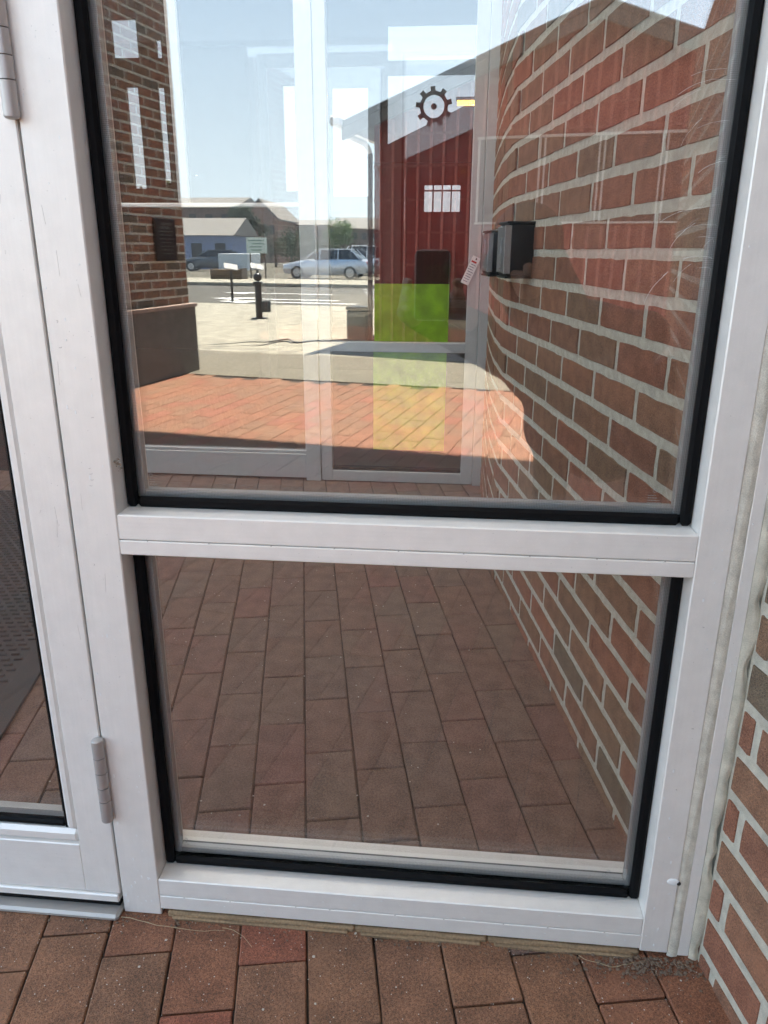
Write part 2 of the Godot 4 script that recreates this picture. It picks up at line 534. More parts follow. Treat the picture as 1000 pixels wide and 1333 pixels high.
# ------------------------------------------------------------------ the storefront
func storefront() -> void:
	var f := thing("storefront_frame", "pale aluminium storefront frame round two stacked panes beside the brick wall", "window frame")
	bx("post", Vector3(-0.5, 0.0, -0.115), Vector3(-0.4388, 2.3, 0), M.frame, f, 0.0015)
	bx("transom", Vector3(-0.4388, 0.6372, -0.113), Vector3(0.3005, 0.672, -0.0006), M.frame_across, f, 0.0015)
	bx("transom_cap", Vector3(-0.4388, 0.616, -0.112), Vector3(0.3005, 0.6364, -0.0003), M.frame_across, f, 0.0012)
	bx("sill", Vector3(-0.4388, 0.0385, -0.113), Vector3(0.3005, 0.0700, -0.0006), M.frame_across, f, 0.0015)
	bx("sill_cap", Vector3(-0.4388, 0.0125, -0.112), Vector3(0.3005, 0.0379, -0.0003), M.frame_across, f, 0.001)
	bx("head", Vector3(-0.4388, 2.24, -0.113), Vector3(0.3005, 2.3, -0.0004), M.frame_across, f, 0.0015)
	bx("jamb", Vector3(0.3005, 0.008, -0.115), Vector3(0.3415, 2.3, 0), M.frame, f, 0.0015)
	bx("jamb_strip", Vector3(0.3565, 0.004, -0.115), Vector3(0.3725, 2.3, -0.001), M.frame, f, 0.0012)
	bx("groove", Vector3(0.3415, 0.0, -0.11), Vector3(0.3565, 2.3, -0.012), M.frame, f)
	glazing("upper_window", f, -0.4388, 0.3005, 0.672, 2.24)
	glazing("lower_window", f, -0.4388, 0.3005, 0.070, 0.616)
	var sc := begin()
	for i in 22:
		var c := Vector3(0.262 + rng.randf_range(-0.03, 0.008), 1.10 + rng.randf_range(-0.16, 0.06), -0.0431)
		var r := rng.randf_range(0.012, 0.075)
		var a0 := rng.randf_range(0.2, 1.6)
		var pts := []
		for k in 8:
			var a := a0 + rng.randf_range(0.5, 0.9) * k / 7.0
			pts.append(c + Vector3(-r * cos(a) + 0.03, r * sin(a) - 0.03, 0))
			if pts[-1].x > 0.284:
				pts[-1].x = 0.284
		add_tube(sc, pts, rng.randf_range(0.00005, 0.00014), 3)
	put("glass_scratches", done(sc), M.white, f).set_meta("kind", "stuff")
	# old sealant in the groove and the smeared bead against the brick
	var n := noise(FastNoiseLite.TYPE_SIMPLEX, 6.0, 3, 21)
	for bead in [["groove_sealant", 0.3413, 0.3567, -0.0016, 0.0016, M.sealant_old], ["sealant_bead", 0.3722, 0.389, -0.001, 0.0045, M.sealant]]:
		var st := begin()
		st.set_smooth_group(0)
		var rows := []
		for i in 401:
			var y := 0.002 + 1.45 * i / 400.0
			var w := n.get_noise_1d(y * 1.6 + bead[1] * 50.0) * 0.009
			var row := []
			for k in 7:
				var u := k / 6.0
				var x: float = lerpf(bead[1], bead[2] + (w if bead[4] > 0.003 else 0.0), u)
				row.append(Vector3(x, y, bead[3] + bead[4] * sin(PI * u) + n.get_noise_2d(y * 1.5, u * 1.0 + bead[1] * 90.0) * 0.0010))
			rows.append(row)
		for i in 400:
			for k in 6:
				quad(st, rows[i][k], rows[i][k + 1], rows[i + 1][k + 1], rows[i + 1][k], rows[i][k] - Vector3(0, 0, 0.05))
		put(bead[0], done(st), bead[5], f)
	# a plugged screw hole in the jamb
	var s := SphereMesh.new()
	s.radius = 0.0075
	s.height = 0.007
	put("foam_plug", s, M.white, f, Transform3D(Basis.from_euler(Vector3(PI / 2, 0, 0)).scaled(Vector3(1.2, 0.8, 0.6)), Vector3(0.334, 0.142, 0.0)))
	var s2 := SphereMesh.new()
	s2.radius = 0.003
	s2.height = 0.004
	put("screw_hole", s2, M.black, f, Transform3D(Basis.from_euler(Vector3(PI / 2, 0, 0)), Vector3(0.3415, 0.1405, 0.001)))
	# flecks of dried paint and dents on the faces, screw dimples along the seams
	var fl := begin()
	for i in 150:
		var left := rng.randf() < 0.45
		var x := rng.randf_range(-0.495, -0.443) if left else rng.randf_range(0.304, 0.371)
		if x > 0.34 and x < 0.358:
			continue
		var y := pow(rng.randf(), 1.6) * 1.2 + 0.02
		var r := rng.randf_range(0.0003, 0.0012)
		add_box(fl, Vector3(x, y, 0.0 if x < 0.35 else -0.001), Vector3(r * 2, r * rng.randf_range(1.5, 5), 0.0007), 0.0003, 0.0001)
	for i in 40:
		var r := rng.randf_range(0.0004, 0.001)
		add_box(fl, Vector3(rng.randf_range(-0.43, 0.295), rng.randf_range(0.016, 0.066), 0.0), Vector3(r * 3, r * 2, 0.0007), 0.0003, 0.0001)
	var nk := begin()
	for q in [[-0.487, 0.918], [-0.486, 0.888], [-0.468, 0.735], [-0.467, 0.728], [-0.466, 0.720], [-0.468, 0.712], [-0.455, 0.80], [-0.479, 0.60], [-0.462, 0.43], [0.322, 0.55], [0.318, 0.30], [0.328, 0.40]]:
		var r := rng.randf_range(0.0012, 0.0026)
		var pts := []
		for k in 5:
			pts.append(Vector3(q[0] + r * cos(2.2 * k / 4.0 + q[1] * 40.0), q[1] + r * 0.6 * sin(2.2 * k / 4.0 + q[1] * 40.0), 0.0001))
		add_tube(nk, pts, 0.0003, 4)
	for i in 16:
		var x := rng.randf_range(-0.55, -0.45)
		var y := rng.randf_range(0.3, 1.15)
		if absf(x + 0.5015) > 0.006:
			add_tube(nk, [Vector3(x, y, 0.0001), Vector3(x + rng.randf_range(-0.003, 0.003), y - rng.randf_range(0.004, 0.03), 0.0001)], 0.00015, 3)
	put("scuffs", done(nk), M.steel, f).set_meta("kind", "stuff")
	put("paint_flecks", done(fl), M.white, f).set_meta("kind", "stuff")
	var dm := begin()
	for i in 9:
		add_box(dm, Vector3(-0.4 + i * 0.083, 0.6368, 0.0), Vector3(0.002, 0.0012, 0.0006), 0.0002)
		add_box(dm, Vector3(-0.4 + i * 0.083 + rng.randf_range(-0.02, 0.02), 0.0382, 0.0), Vector3(0.0022, 0.0012, 0.0006), 0.0002)
	put("seam_dimples", done(dm), M.steel, f).set_meta("kind", "stuff")
	# weathered timber under the sill
	var bd := begin()
	for q in [[-0.43, -0.13], [-0.1295, 0.075], [0.0755, 0.30]]:
		add_box(bd, Vector3((q[0] + q[1]) / 2.0, 0.0005, -0.039 + rng.randf_range(-0.001, 0.001)), Vector3(q[1] - q[0], 0.0165, 0.08), 0.003, 0.0012)
		add_box(bd, Vector3((q[0] + q[1]) / 2.0, 0.001, -0.034), Vector3(q[1] - q[0] - 0.02, 0.008, 0.083), 0.002, 0.001)
	tag(put("timber_shim", done(bd), mat(0.47, 0.345, 0.235, 0.9, 0.0, T.timber, 5.0)), "thin weathered timber strip wedged under the aluminium sill", "timber strip")

func entrance_door() -> void:
	var d := thing("entrance_door", "aluminium glass entrance door left of the frame, hinged on the post", "door", Vector3(-0.503, 0, 0))
	var z := Vector3(0.503, 0, 0)
	bx("stile", Vector3(-0.559, 0.036, -0.048) + z, Vector3(-0.503, 2.26, 0) + z, M.frame, d, 0.0015)
	bx("stile", Vector3(-1.43, 0.036, -0.048) + z, Vector3(-1.374, 2.26, 0) + z, M.frame, d, 0.0015)
	bx("bottom_rail", Vector3(-1.374, 0.036, -0.047) + z, Vector3(-0.559, 0.1265, -0.0004) + z, M.frame_across, d, 0.0015)
	bx("top_rail", Vector3(-1.374, 2.18, -0.047) + z, Vector3(-0.559, 2.26, -0.0004) + z, M.frame_across, d, 0.0015)
	bx("glazing_bead", Vector3(-0.578, 0.150, -0.034) + z, Vector3(-0.5595, 2.16, -0.002) + z, M.frame, d, 0.006)
	bx("glazing_bead", Vector3(-1.374, 0.127, -0.034) + z, Vector3(-0.5595, 0.150, -0.0023) + z, M.frame_across, d, 0.006)
	bx("gasket", Vector3(-0.583, 0.150, -0.034) + z, Vector3(-0.578, 2.16, -0.008) + z, M.gasket, d, 0.002)
	bx("gasket", Vector3(-1.374, 0.150, -0.034) + z, Vector3(-0.583, 0.160, -0.009) + z, M.gasket, d, 0.003)
	bx("pane", Vector3(-1.374, 0.151, -0.0205) + z, Vector3(-0.579, 2.18, -0.0148) + z, M.pane, d)
	bx("inner_pane", Vector3(-1.374, 0.151, -0.0405) + z, Vector3(-0.579, 2.18, -0.0352) + z, M.pane, d)
	bx("spacer_bar", Vector3(-1.36, 0.158, -0.0345) + z, Vector3(-0.586, 0.170, -0.0212) + z, M.spacer, d)
	bx("spacer_bar", Vector3(-0.591, 0.170, -0.0345) + z, Vector3(-0.5845, 2.16, -0.0212) + z, M.gasket, d)
	bx("sweep", Vector3(-1.42, 0.021, -0.03) + z, Vector3(-0.505, 0.0355, 0.004) + z, M.frame_across, d, 0.002)
	bx("sweep_strip", Vector3(-1.42, 0.013, -0.02) + z, Vector3(-0.505, 0.0208, 0.001) + z, M.gasket, d)
	hinge(d, 0.186, 0.0)
	hinge(d, 1.14, 0.0)
	d.get_child(d.get_child_count() - 1)
	var th := begin()
	add_box(th, Vector3(-0.965, 0.004, -0.05), Vector3(0.925, 0.012, 0.14), 0.004)
	add_box(th, Vector3(-0.965, 0.011, -0.045), Vector3(0.925, 0.007, 0.05), 0.002)
	tag(put("threshold", done(th), mat(0.52, 0.5, 0.46, 0.5, 0.5, T.metal_across, 3.0, T.metal, 0.03)), "low worn aluminium threshold under the entrance door", "threshold")

# ------------------------------------------------------------------ inside
func vestibule() -> void:
	var fl := setting("vestibule_floor")
	var inside := [Vector3(0.352, 0, -0.10), Vector3(0.324, 0, -0.247), Vector3(0.1326, 0, -1.445), Vector3(0.119, 0, -1.75), Vector3(0.116, 0, -2.1), Vector3(0.118, 0, -2.437)]
	var edge := func(z: float) -> float:
		for i in inside.size() - 1:
			if z <= inside[i].z and z > inside[i + 1].z:
				return lerpf(inside[i].x, inside[i + 1].x, (z - inside[i].z) / (inside[i + 1].z - inside[i].z))
		return 0.36
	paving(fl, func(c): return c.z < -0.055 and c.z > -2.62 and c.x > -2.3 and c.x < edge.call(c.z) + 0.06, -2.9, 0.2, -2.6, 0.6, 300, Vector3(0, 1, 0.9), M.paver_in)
	bx("sand_bed", Vector3(-3.4, -0.12, -2.62), Vector3(0.6, -0.006, -0.056), M.joint, fl)
	var w := thing("vestibule_brick_wall", "red brick wall running back behind the glass to the inner door", "brick wall")
	brick_wall(w, inside, -1.0, 0.029, 0.0692, 1.98, 0.085, 0.221, 300)
	# rubber mat with raised bars
	var m := thing("door_mat", "black ribbed rubber mat on the floor behind the entrance door", "mat", Vector3(-0.975, 0.0, -0.53), 0.197)
	var mx := Basis(Vector3.UP, 0.0)
	bx("mat_base", Vector3(-1.2, 0.001, -1.75), Vector3(0.0, 0.007, 0.62), M.rubber, m, 0.003)
	bx("mat_border", Vector3(-0.06, 0.0071, -1.75), Vector3(-0.002, 0.0085, 0.62), M.rubber, m, 0.001)
	var bars := begin()
	for i in 86:
		for k in 34:
			add_box(bars, mx * Vector3(-0.078 - k * 0.032 - (0.016 if i % 2 else 0.0), 0.0085, -1.72 + i * 0.0268), Vector3(0.022, 0.008, 0.008), 0.002)
	put("mat_bars", done(bars), M.rubber, m).set_meta("kind", "stuff")
	# inner storefront
	var Z := -2.437
	var sl := thing("inner_sidelight", "fixed inner glass panel with deep bottom rail left of the inner door", "window")
	bx("bottom_rail", Vector3(-1.95, 0.012, Z - 0.05), Vector3(-0.677, 0.124, Z), M.inner, sl, 0.002)
	bx("glass_bead", Vector3(-1.95, 0.124, Z - 0.04), Vector3(-0.677, 0.140, Z - 0.008), M.inner, sl, 0.003)
	bx("post", Vector3(-0.677, 0.0, Z - 0.09), Vector3(-0.609, 2.5, Z + 0.004), M.inner, sl, 0.002)
	bx("thin_rail", Vector3(-1.50, 1.172, Z - 0.02), Vector3(-0.677, 1.188, Z + 0.006), M.white, sl, 0.002)
	bx("upper_post", Vector3(-1.185, 1.188, Z - 0.02), Vector3(-1.140, 2.5, Z + 0.002), M.inner, sl, 0.002)
	bx("end_post", Vector3(-2.03, 0.0, Z - 0.06), Vector3(-1.95, 2.5, Z), M.inner, sl, 0.002)
	bx("pane", Vector3(-1.949, 0.14, Z - 0.030), Vector3(-0.678, 2.5, Z - 0.024), M.pane, sl)
	# etched wheelchair sign on that pane
	var ic := begin()
	var ring := []
	for k in 12:
		ring.append(Vector3(-1.102 + 0.018 * cos(0.9 + 4.4 * k / 11.0), 1.248 + 0.018 * sin(0.9 + PI * 0.45 + 4.4 * k / 11.0), Z - 0.0235))
	add_tube(ic, ring, 0.0022, 5)
	add_tube(ic, [Vector3(-1.108, 1.286, Z - 0.0235), Vector3(-1.106, 1.262, Z - 0.0235), Vector3(-1.088, 1.260, Z - 0.0235), Vector3(-1.078, 1.238, Z - 0.0235), Vector3(-1.070, 1.241, Z - 0.0235)], 0.0024, 5)
	add_tube(ic, [Vector3(-1.107, 1.275, Z - 0.0235), Vector3(-1.090, 1.275, Z - 0.0235)], 0.002, 5)
	var hd := SphereMesh.new()
	hd.radius = 0.005
	hd.height = 0.004
	ic.append_from(hd, 0, Transform3D(Basis(), Vector3(-1.108, 1.295, Z - 0.0235)))
	put("wheelchair_symbol", done(ic), M.white, sl)
	var d := thing("inner_door", "inner glass door with lime green film and a black gear emblem", "door")
	bx("stile", Vector3(-0.606, 0.004, Z - 0.045), Vector3(-0.556, 2.4, Z), M.inner, d, 0.002)
	bx("stile", Vector3(0.026, 0.004, Z - 0.045), Vector3(0.0765, 2.4, Z), M.inner, d, 0.002)
	bx("bottom_rail", Vector3(-0.556, 0.004, Z - 0.044), Vector3(0.026, 0.052, Z - 0.0005), M.inner, d, 0.002)
	bx("bottom_bead", Vector3(-0.556, 0.052, Z - 0.04), Vector3(0.026, 0.068, Z - 0.012), M.gasket, d, 0.003)
	bx("mid_rail", Vector3(-0.556, 0.588, Z - 0.044), Vector3(0.026, 0.630, Z - 0.0005), M.inner, d, 0.002)
	bx("upper_pane", Vector3(-0.556, 0.630, Z - 0.028), Vector3(0.026, 2.4, Z - 0.022), M.pane, d)
	bx("lower_pane", Vector3(-0.556, 0.068, Z - 0.028), Vector3(0.026, 0.588, Z - 0.022), M.pane, d)
	bx("green_film", Vector3(-0.366, 0.632, Z - 0.0215), Vector3(-0.049, 0.871, Z - 0.0205), M.lime, d)
	bx("green_film", Vector3(-0.371, 0.150, Z - 0.0215), Vector3(-0.052, 0.586, Z - 0.0205), M.lime, d)
	bx("pull_handle", Vector3(-0.612, 0.72, Z), Vector3(-0.600, 1.10, Z + 0.012), M.brushed, d, 0.003)
	# gear emblem: nine teeth, open ring, centre dot
	var gear := PackedVector2Array()
	for k in 9:
		var a := TAU * k / 9.0 + 0.25
		for q in [[-0.17, 0.056], [-0.13, 0.072], [0.13, 0.072], [0.17, 0.056]]:
			gear.append(Vector2(cos(a + q[0]), sin(a + q[0])) * q[1])
	var st := begin()
	var c := Vector3(-0.131, 1.540, Z - 0.0215)
	for k in gear.size():
		var p := gear[k]
		var q := gear[(k + 1) % gear.size()]
		var pi := p.normalized() * 0.041
		var qi := q.normalized() * 0.041
		var f := PackedVector2Array([p, q, qi, pi])
		add_prism(st, f, Vector3.RIGHT, Vector3.UP, c, Vector3(0, 0, 0.0008))
	var dot := PackedVector2Array()
	for k in 20:
		dot.append(Vector2(cos(TAU * k / 20), sin(TAU * k / 20)) * 0.0115)
	add_prism(st, dot, Vector3.RIGHT, Vector3.UP, c, Vector3(0, 0, 0.0008))
	put("gear_emblem", done(st), M.black, d)
	var jb := thing("inner_jamb", "pale aluminium jamb where the inner door meets the brick", "door jamb")
	bx("jamb_face", Vector3(0.0785, 0.0, Z - 0.09), Vector3(0.136, 2.5, Z + 0.006), M.inner, jb, 0.002)
	# black and silver push-plate boxes on the brick
	var at := Vector3(0.176, 0.942, -1.155)
	for i in 2:
		var b := thing("door_button_box", ["larger black box with silver face plate fixed to the inside brick wall", "smaller black box with silver plate just behind the larger box on the brick"][i], "door button", at + Vector3(-0.046, 0, -0.155) * i, 0.16)
		var sx := 0.92 if i == 0 else 0.8
		bx("body", Vector3(-0.070 * sx, 0, -0.10), Vector3(0.012, 0.136 * sx, 0.0), M.black, b, 0.003)
		bx("lid", Vector3(-0.074 * sx, 0.136 * sx, -0.104), Vector3(0.012, 0.142 * sx, 0.003), M.black, b, 0.002)
		bx("foot", Vector3(-0.074 * sx, -0.006, -0.104), Vector3(0.012, 0.0, 0.003), M.black, b, 0.002)
		bx("face_plate", Vector3(-0.077 * sx, 0.008, -0.096), Vector3(-0.0702 * sx, 0.130 * sx, -0.004), M.brushed, b, 0.001)
		for sy in [0.018, 0.118]:
			bx("screw", Vector3(-0.0795 * sx, sy - 0.003, -0.053), Vector3(-0.0765 * sx, sy + 0.003, -0.047), M.steel, b, 0.001)
		bx("press_symbol", Vector3(-0.0785 * sx, 0.052, -0.066), Vector3(-0.0765 * sx, 0.092, -0.034), mat(0.22, 0.23, 0.24, 0.5), b, 0.0005)
		bx("plate_edge", Vector3(-0.079 * sx, 0.006, -0.0035), Vector3(-0.060 * sx, 0.132 * sx, 0.0015), M.brushed, b, 0.001)
	# paper tag hanging on the stile
	var tg := thing("paper_tag", "white printed paper tag hanging tilted from the inner door edge", "tag", Vector3(0.060, 0.980, Z + 0.006), 0.0)
	var tb := Basis(Vector3(0, 0, 1), -0.42)
	var paper := begin()
	add_box(paper, tb * Vector3(0, -0.058, 0), Vector3(0.034, 0.116, 0.0012), 0.0, 0.0, tb)
	put("paper", done(paper), M.white, tg)
	var ink := begin()
	for k in 8:
		add_box(ink, tb * Vector3(rng.randf_range(-0.003, 0.003), -0.034 - k * 0.010, 0.0011), Vector3(rng.randf_range(0.016, 0.026), 0.0026, 0.0004), 0.0, 0.0, tb)
	put("print_lines", done(ink), mat(0.12, 0.15, 0.2, 0.7), tg)
	var red := begin()
	add_box(red, tb * Vector3(-0.002, -0.022, 0.0011), Vector3(0.022, 0.007, 0.0004), 0.0, 0.0, tb)
	put("red_heading", done(red), mat(0.55, 0.03, 0.03, 0.6), tg)
	var eye := begin()
	add_box(eye, tb * Vector3(0.002, -0.008, 0.0011), Vector3(0.006, 0.006, 0.0004), 0.0, 0.0, tb)
	put("eyelet", done(eye), M.black, tg)

func lobby() -> void:
	var L := setting("lobby_shell")
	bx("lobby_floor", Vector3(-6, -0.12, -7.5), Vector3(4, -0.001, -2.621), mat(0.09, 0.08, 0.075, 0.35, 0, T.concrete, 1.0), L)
	bx("side_wall", Vector3(-6.2, 0, -7.5), Vector3(-6, 3.6, -2.5), M.dark_wall, L)
	bx("side_wall", Vector3(4, 0, -7.5), Vector3(4.2, 3.6, -2.5), M.dark_wall, L)
	bx("lobby_ceiling", Vector3(-6.2, 3.6, -7.5), Vector3(4.2, 3.7, -2.4), M.dark_wall, L)
	bx("partition", Vector3(-6, 0, -2.53), Vector3(-2.03, 3.6, -2.44), M.dark_wall, L)
	bx("partition", Vector3(0.137, 0, -2.60), Vector3(4, 3.6, -2.45), M.dark_wall, L)
	bx("partition", Vector3(-2.03, 2.5, -2.53), Vector3(0.137, 3.6, -2.44), M.dark_wall, L)
	# far wall pieced round its windows
	var wins := [[-3.394, -3.150, 2.747, 3.066], [-3.300, -3.185, 1.59, 2.497], [-2.985, -2.925, 1.62, 2.49], [-2.965, -2.92, 2.74, 2.89], [-1.758, -1.643, 1.561, 2.49], [-1.284, -0.940, 1.511, 2.464], [-0.752, 0.195, 2.685, 2.965], [-0.752, 0.19, 1.95, 2.56], [-0.39, -0.04, 1.371, 1.612]]
	var xs := [-6.0, 4.0]
	for w in wins:
		xs.append(w[0]); xs.append(w[1])
	xs.sort()
	var wall := begin()
	for i in xs.size() - 1:
		var mid: float = (xs[i] + xs[i + 1]) / 2.0
		if xs[i + 1] - xs[i] < 0.001:
			continue
		var holes := []
		for w in wins:
			if mid > w[0] and mid < w[1]:
				holes.append(w)
		holes.sort_custom(func(p, q): return p[2] < q[2])
		var y := 0.0
		for h in holes:
			add_box(wall, Vector3(mid, (y + h[2]) / 2, -7.2), Vector3(xs[i + 1] - xs[i], h[2] - y, 0.03))
			y = h[3]
		add_box(wall, Vector3(mid, (y + 3.6) / 2, -7.2), Vector3(xs[i + 1] - xs[i], 3.6 - y, 0.03))
	put("end_wall", done(wall), M.dark_wall, L)
	for w in wins:
		var o := bx("window_pane", Vector3(w[0], w[2], -7.206), Vector3(w[1], w[3], -7.2), M.tinted, L)
	for k in 3:
		bx("window_bar", Vector3(-0.31 + k * 0.088, 1.371, -7.19), Vector3(-0.296 + k * 0.088, 1.612, -7.17), M.black, L)
	bx("window_bar", Vector3(-0.39, 1.553, -7.168), Vector3(-0.04, 1.567, -7.15), M.black, L)
	# sloping stair wall in front of the wide window
	prism("stair_wall", PackedVector2Array([Vector2(-0.9, 1.80), Vector2(-0.765, 1.945), Vector2(0.20, 2.375), Vector2(0.45, 2.45), Vector2(0.45, 1.80)]), Vector3.RIGHT, Vector3.UP, Vector3(0, 0, -7.09), Vector3(0, 0, 0.06), M.dark_wall, L)
	# the lit lamp in the lobby: a short strip of warm cells
	var lamp := thing("strip_lamp", "short lit amber strip lamp seen deep inside the lobby", "lamp")
	var warm := mat(0.8, 0.6, 0.3, 0.5)
	warm.emission_enabled = true
	warm.emission = Color(1.0, 0.72, 0.25)
	warm.emission_energy_multiplier = 0.9
	bx("housing", Vector3(-0.08, 1.985, -5.06), Vector3(0.24, 2.005, -5.0), M.black, lamp)
	for k in 17:
		bx("cell", Vector3(-0.07 + k * 0.0155, 1.958, -5.05), Vector3(-0.058 + k * 0.0155, 1.984, -5.01), warm, lamp)
	var ll := OmniLight3D.new()
	ll.name = "strip_light"
	ll.light_color = Color(1.0, 0.75, 0.35)
	ll.light_energy = 0.012
	ll.light_size = 0.006
	ll.omni_range = 8.0
	ll.omni_attenuation = 2.0
	ll.shadow_enabled = true
	ll.position = Vector3(0.06, 1.95, -5.03)
	lamp.add_child(ll)

func building() -> void:
	# what stands over the photographer: facade, roof of the vestibule with its frosted rooflight, entry canopy
	var b := thing("museum_entrance_building", "entrance building with flat canopy over the recessed door", "building")
	var pale := mat(0.78, 0.77, 0.74, 0.8)
	bx("fascia", Vector3(-6, 2.305, -0.2), Vector3(6, 5.5, -0.02), pale, b)
	bx("vestibule_roof", Vector3(-3.6, 2.62, -2.44), Vector3(-3.0, 2.8, -0.2), pale, b)
	bx("vestibule_roof", Vector3(0.2, 2.62, -2.44), Vector3(0.9, 2.8, -0.2), pale, b)
	var frost := mat(0.85, 0.87, 0.86, 0.6)
	frost.backlight_enabled = true
	frost.backlight = Color(0.85, 0.85, 0.85)
	var rl := begin()
	quad(rl, Vector3(-3.0, 2.66, -2.44), Vector3(0.2, 2.66, -2.44), Vector3(0.2, 2.66, -0.2), Vector3(-3.0, 2.66, -0.2), Vector3(-1, 0, -1))
	put("rooflight", done(rl), frost, b)
	bx("side_wall", Vector3(0.36, 2.0, -2.44), Vector3(0.6, 2.62, -0.12), pale, b)
	bx("side_pane", Vector3(-3.41, 0, -2.44), Vector3(-3.40, 2.62, -0.1), M.pane, b)
	var c := Transform3D(Basis(AC, Vector3.UP, AL), GO)
	var st := begin()
	add_box(st, c * Vector3(-1.45, 5.58, 2.62), Vector3(6.1, 0.16, 5.24), 0.0, 0.0, c.basis)
	put("canopy", done(st), pale, b)
	bx("left_panel", Vector3(-4.5, 0, -0.1), Vector3(-1.5, 2.3, -0.02), mat(0.30, 0.16, 0.11, 0.9, 0, T.clay, 2.0), b)
	var e := thing("entry_brick_wall", "red brick wall at right beside the caulked aluminium jamb", "brick wall")
	var path := [Vector3(0.3865, 0, 0.0), Vector3(0.3865, 0, 0.0) + AL * 2.6]
	brick_wall(e, path, 1.0, 0.029, 0.0692, 1.76, 0.15, 0.221, 300)
	bx("upper_wall", Vector3(0.95, 1.76, 0.0), Vector3(1.2, 2.9, 2.5), mat(0.28, 0.12, 0.08, 0.9, 0, T.clay, 2.0), e)

# ------------------------------------------------------------------ the place behind the photographer
func slab(called: String, s0: float, s1: float, t0: float, t1: float, y0: float, y1: float, m: Material, parent: Node3D, thick := 0.1) -> MeshInstance3D:
	var st := begin()
	var p := [g(s0, t0, y0), g(s0, t1, y0), g(s1, t1, y1), g(s1, t0, y1)]
	var dn := Vector3(0, -thick, 0)
	var c: Vector3 = (p[0] + p[2]) / 2.0 + dn * 0.5
	quad(st, p[0], p[1], p[2], p[3], c)
	quad(st, p[0] + dn, p[1] + dn, p[2] + dn, p[3] + dn, c)
	for i in 4:
		quad(st, p[i], p[(i + 1) % 4], p[(i + 1) % 4] + dn, p[i] + dn, c)
	return put(called, done(st), m, parent)

func grounds() -> void:
	var p := setting("patio")
	paving(p, func(c): return c.z >= -0.055 and c.x > -4.2 and c.x < 0.40 + 0.2 * maxf(c.z, 0.0) + (3.0 if c.z > 2.6 else 0.03) and c.x < 2.2 and (c - GO).dot(AL) < 4.78, -0.3, 4.9, -5.0, 2.6, 300, Vector3(0, 1, 0.9), M.paver)
	slab("sand_bed", 0.05, 4.84, -5.5, 3.0, -0.007, -0.007, M.joint, p)
	bx("sand_bed", Vector3(-4.5, -0.12, -0.054), Vector3(1.0, -0.0075, 0.5), M.joint, p)
	var a := setting("aggregate_band")
	slab("aggregate", 4.84, 6.35, -9.0, 9.0, 0.002, 0.0, mat(0.47, 0.45, 0.395, 0.9, 0, T.gravel, 0.55, T.gravel, 0.6), a)
	var pave := mat(0.45, 0.437, 0.39, 0.9, 0, T.concrete, 0.4)
	slab("forecourt", 6.352, 15.0, -40.0, 25.0, 0.0, ground_y(15.0), pave, setting("forecourt"))
	var road := mat(0.20, 0.20, 0.185, 0.9, 0, T.gravel, 0.6)
	slab("road", 15.002, 26.5, -60.0, 60.0, ground_y(15.0) - 0.01, ground_y(26.5), road, setting("road"))
	slab("far_pavement", 26.502, 34.0, -60.0, 60.0, ground_y(26.5) + 0.12, -0.25, pave, setting("pavement"))
	bx("ground", Vector3(-400, -0.8, 34.0), Vector3(400, -0.37, 700), mat(0.28, 0.27, 0.22, 0.95, 0, T.gravel, 0.2), setting("far_ground"))
	bx("ground", Vector3(-300, -0.9, -300), Vector3(300, -0.42, 33.9), mat(0.20, 0.19, 0.16, 0.95, 0, T.gravel, 0.3), setting("near_ground"))
	# white arrows and stripes painted on the asphalt
	var paint := mat(0.75, 0.75, 0.72, 0.7)
	var mk := setting("road_markings")
	for q in [[17.2, -8.1], [15.9, -7.2], [20.5, -9.5]]:
		var y := func(s: float) -> float: return lerpf(ground_y(15.0) - 0.01, ground_y(26.5), (s - 15.0) / 11.5) + 0.006
		var st := begin()
		for poly in [[[0, -0.9], [0, 1.6], [0.16, 1.6], [0.16, -0.9]], [[-0.35, -0.9], [0.08, -1.9], [0.51, -0.9], [0.08, -1.0]]]:
			var pts := []
			for v in poly:
				pts.append(g(q[0] + v[0] * 1.6, q[1] + v[1], y.call(q[0] + v[0] * 1.6)))
			quad(st, pts[0], pts[1], pts[2], pts[3], pts[0] - Vector3(0, 1, 0))
		put("turn_arrow", done(st), paint, mk)
	for k in 6:
		slab("stripe", 18.2 + k * 1.4, 18.36 + k * 1.4, -6.0 - k * 0.5, 3.0, lerpf(ground_y(15.0) - 0.01, ground_y(26.5), (3.2 + k * 1.4) / 11.5) + 0.01, lerpf(ground_y(15.0) - 0.01, ground_y(26.5), (3.36 + k * 1.4) / 11.5) + 0.01, paint, mk, 0.01)
	# hoses lying across the forecourt
	for k in 2:
		var pts := []
		for i in 40:
			var u := i / 39.0
			pts.append(Vector3(lerpf(-3.4, -0.8, u), 0.006 + ground_y(7.4), lerpf(7.0 + 0.35 * k, 8.6 + 0.1 * k, u) + 0.10 * sin(u * 13.0 + k * 2.1) + 0.22 * exp(-pow((u - 0.52) * 9.0, 2)) * sin(u * 40.0)))
		tag(tube("cable", pts, 0.011, M.black, null, 6), ["nearer black cable snaking over the pale forecourt", "farther black cable snaking over the pale forecourt"][k], "cable")

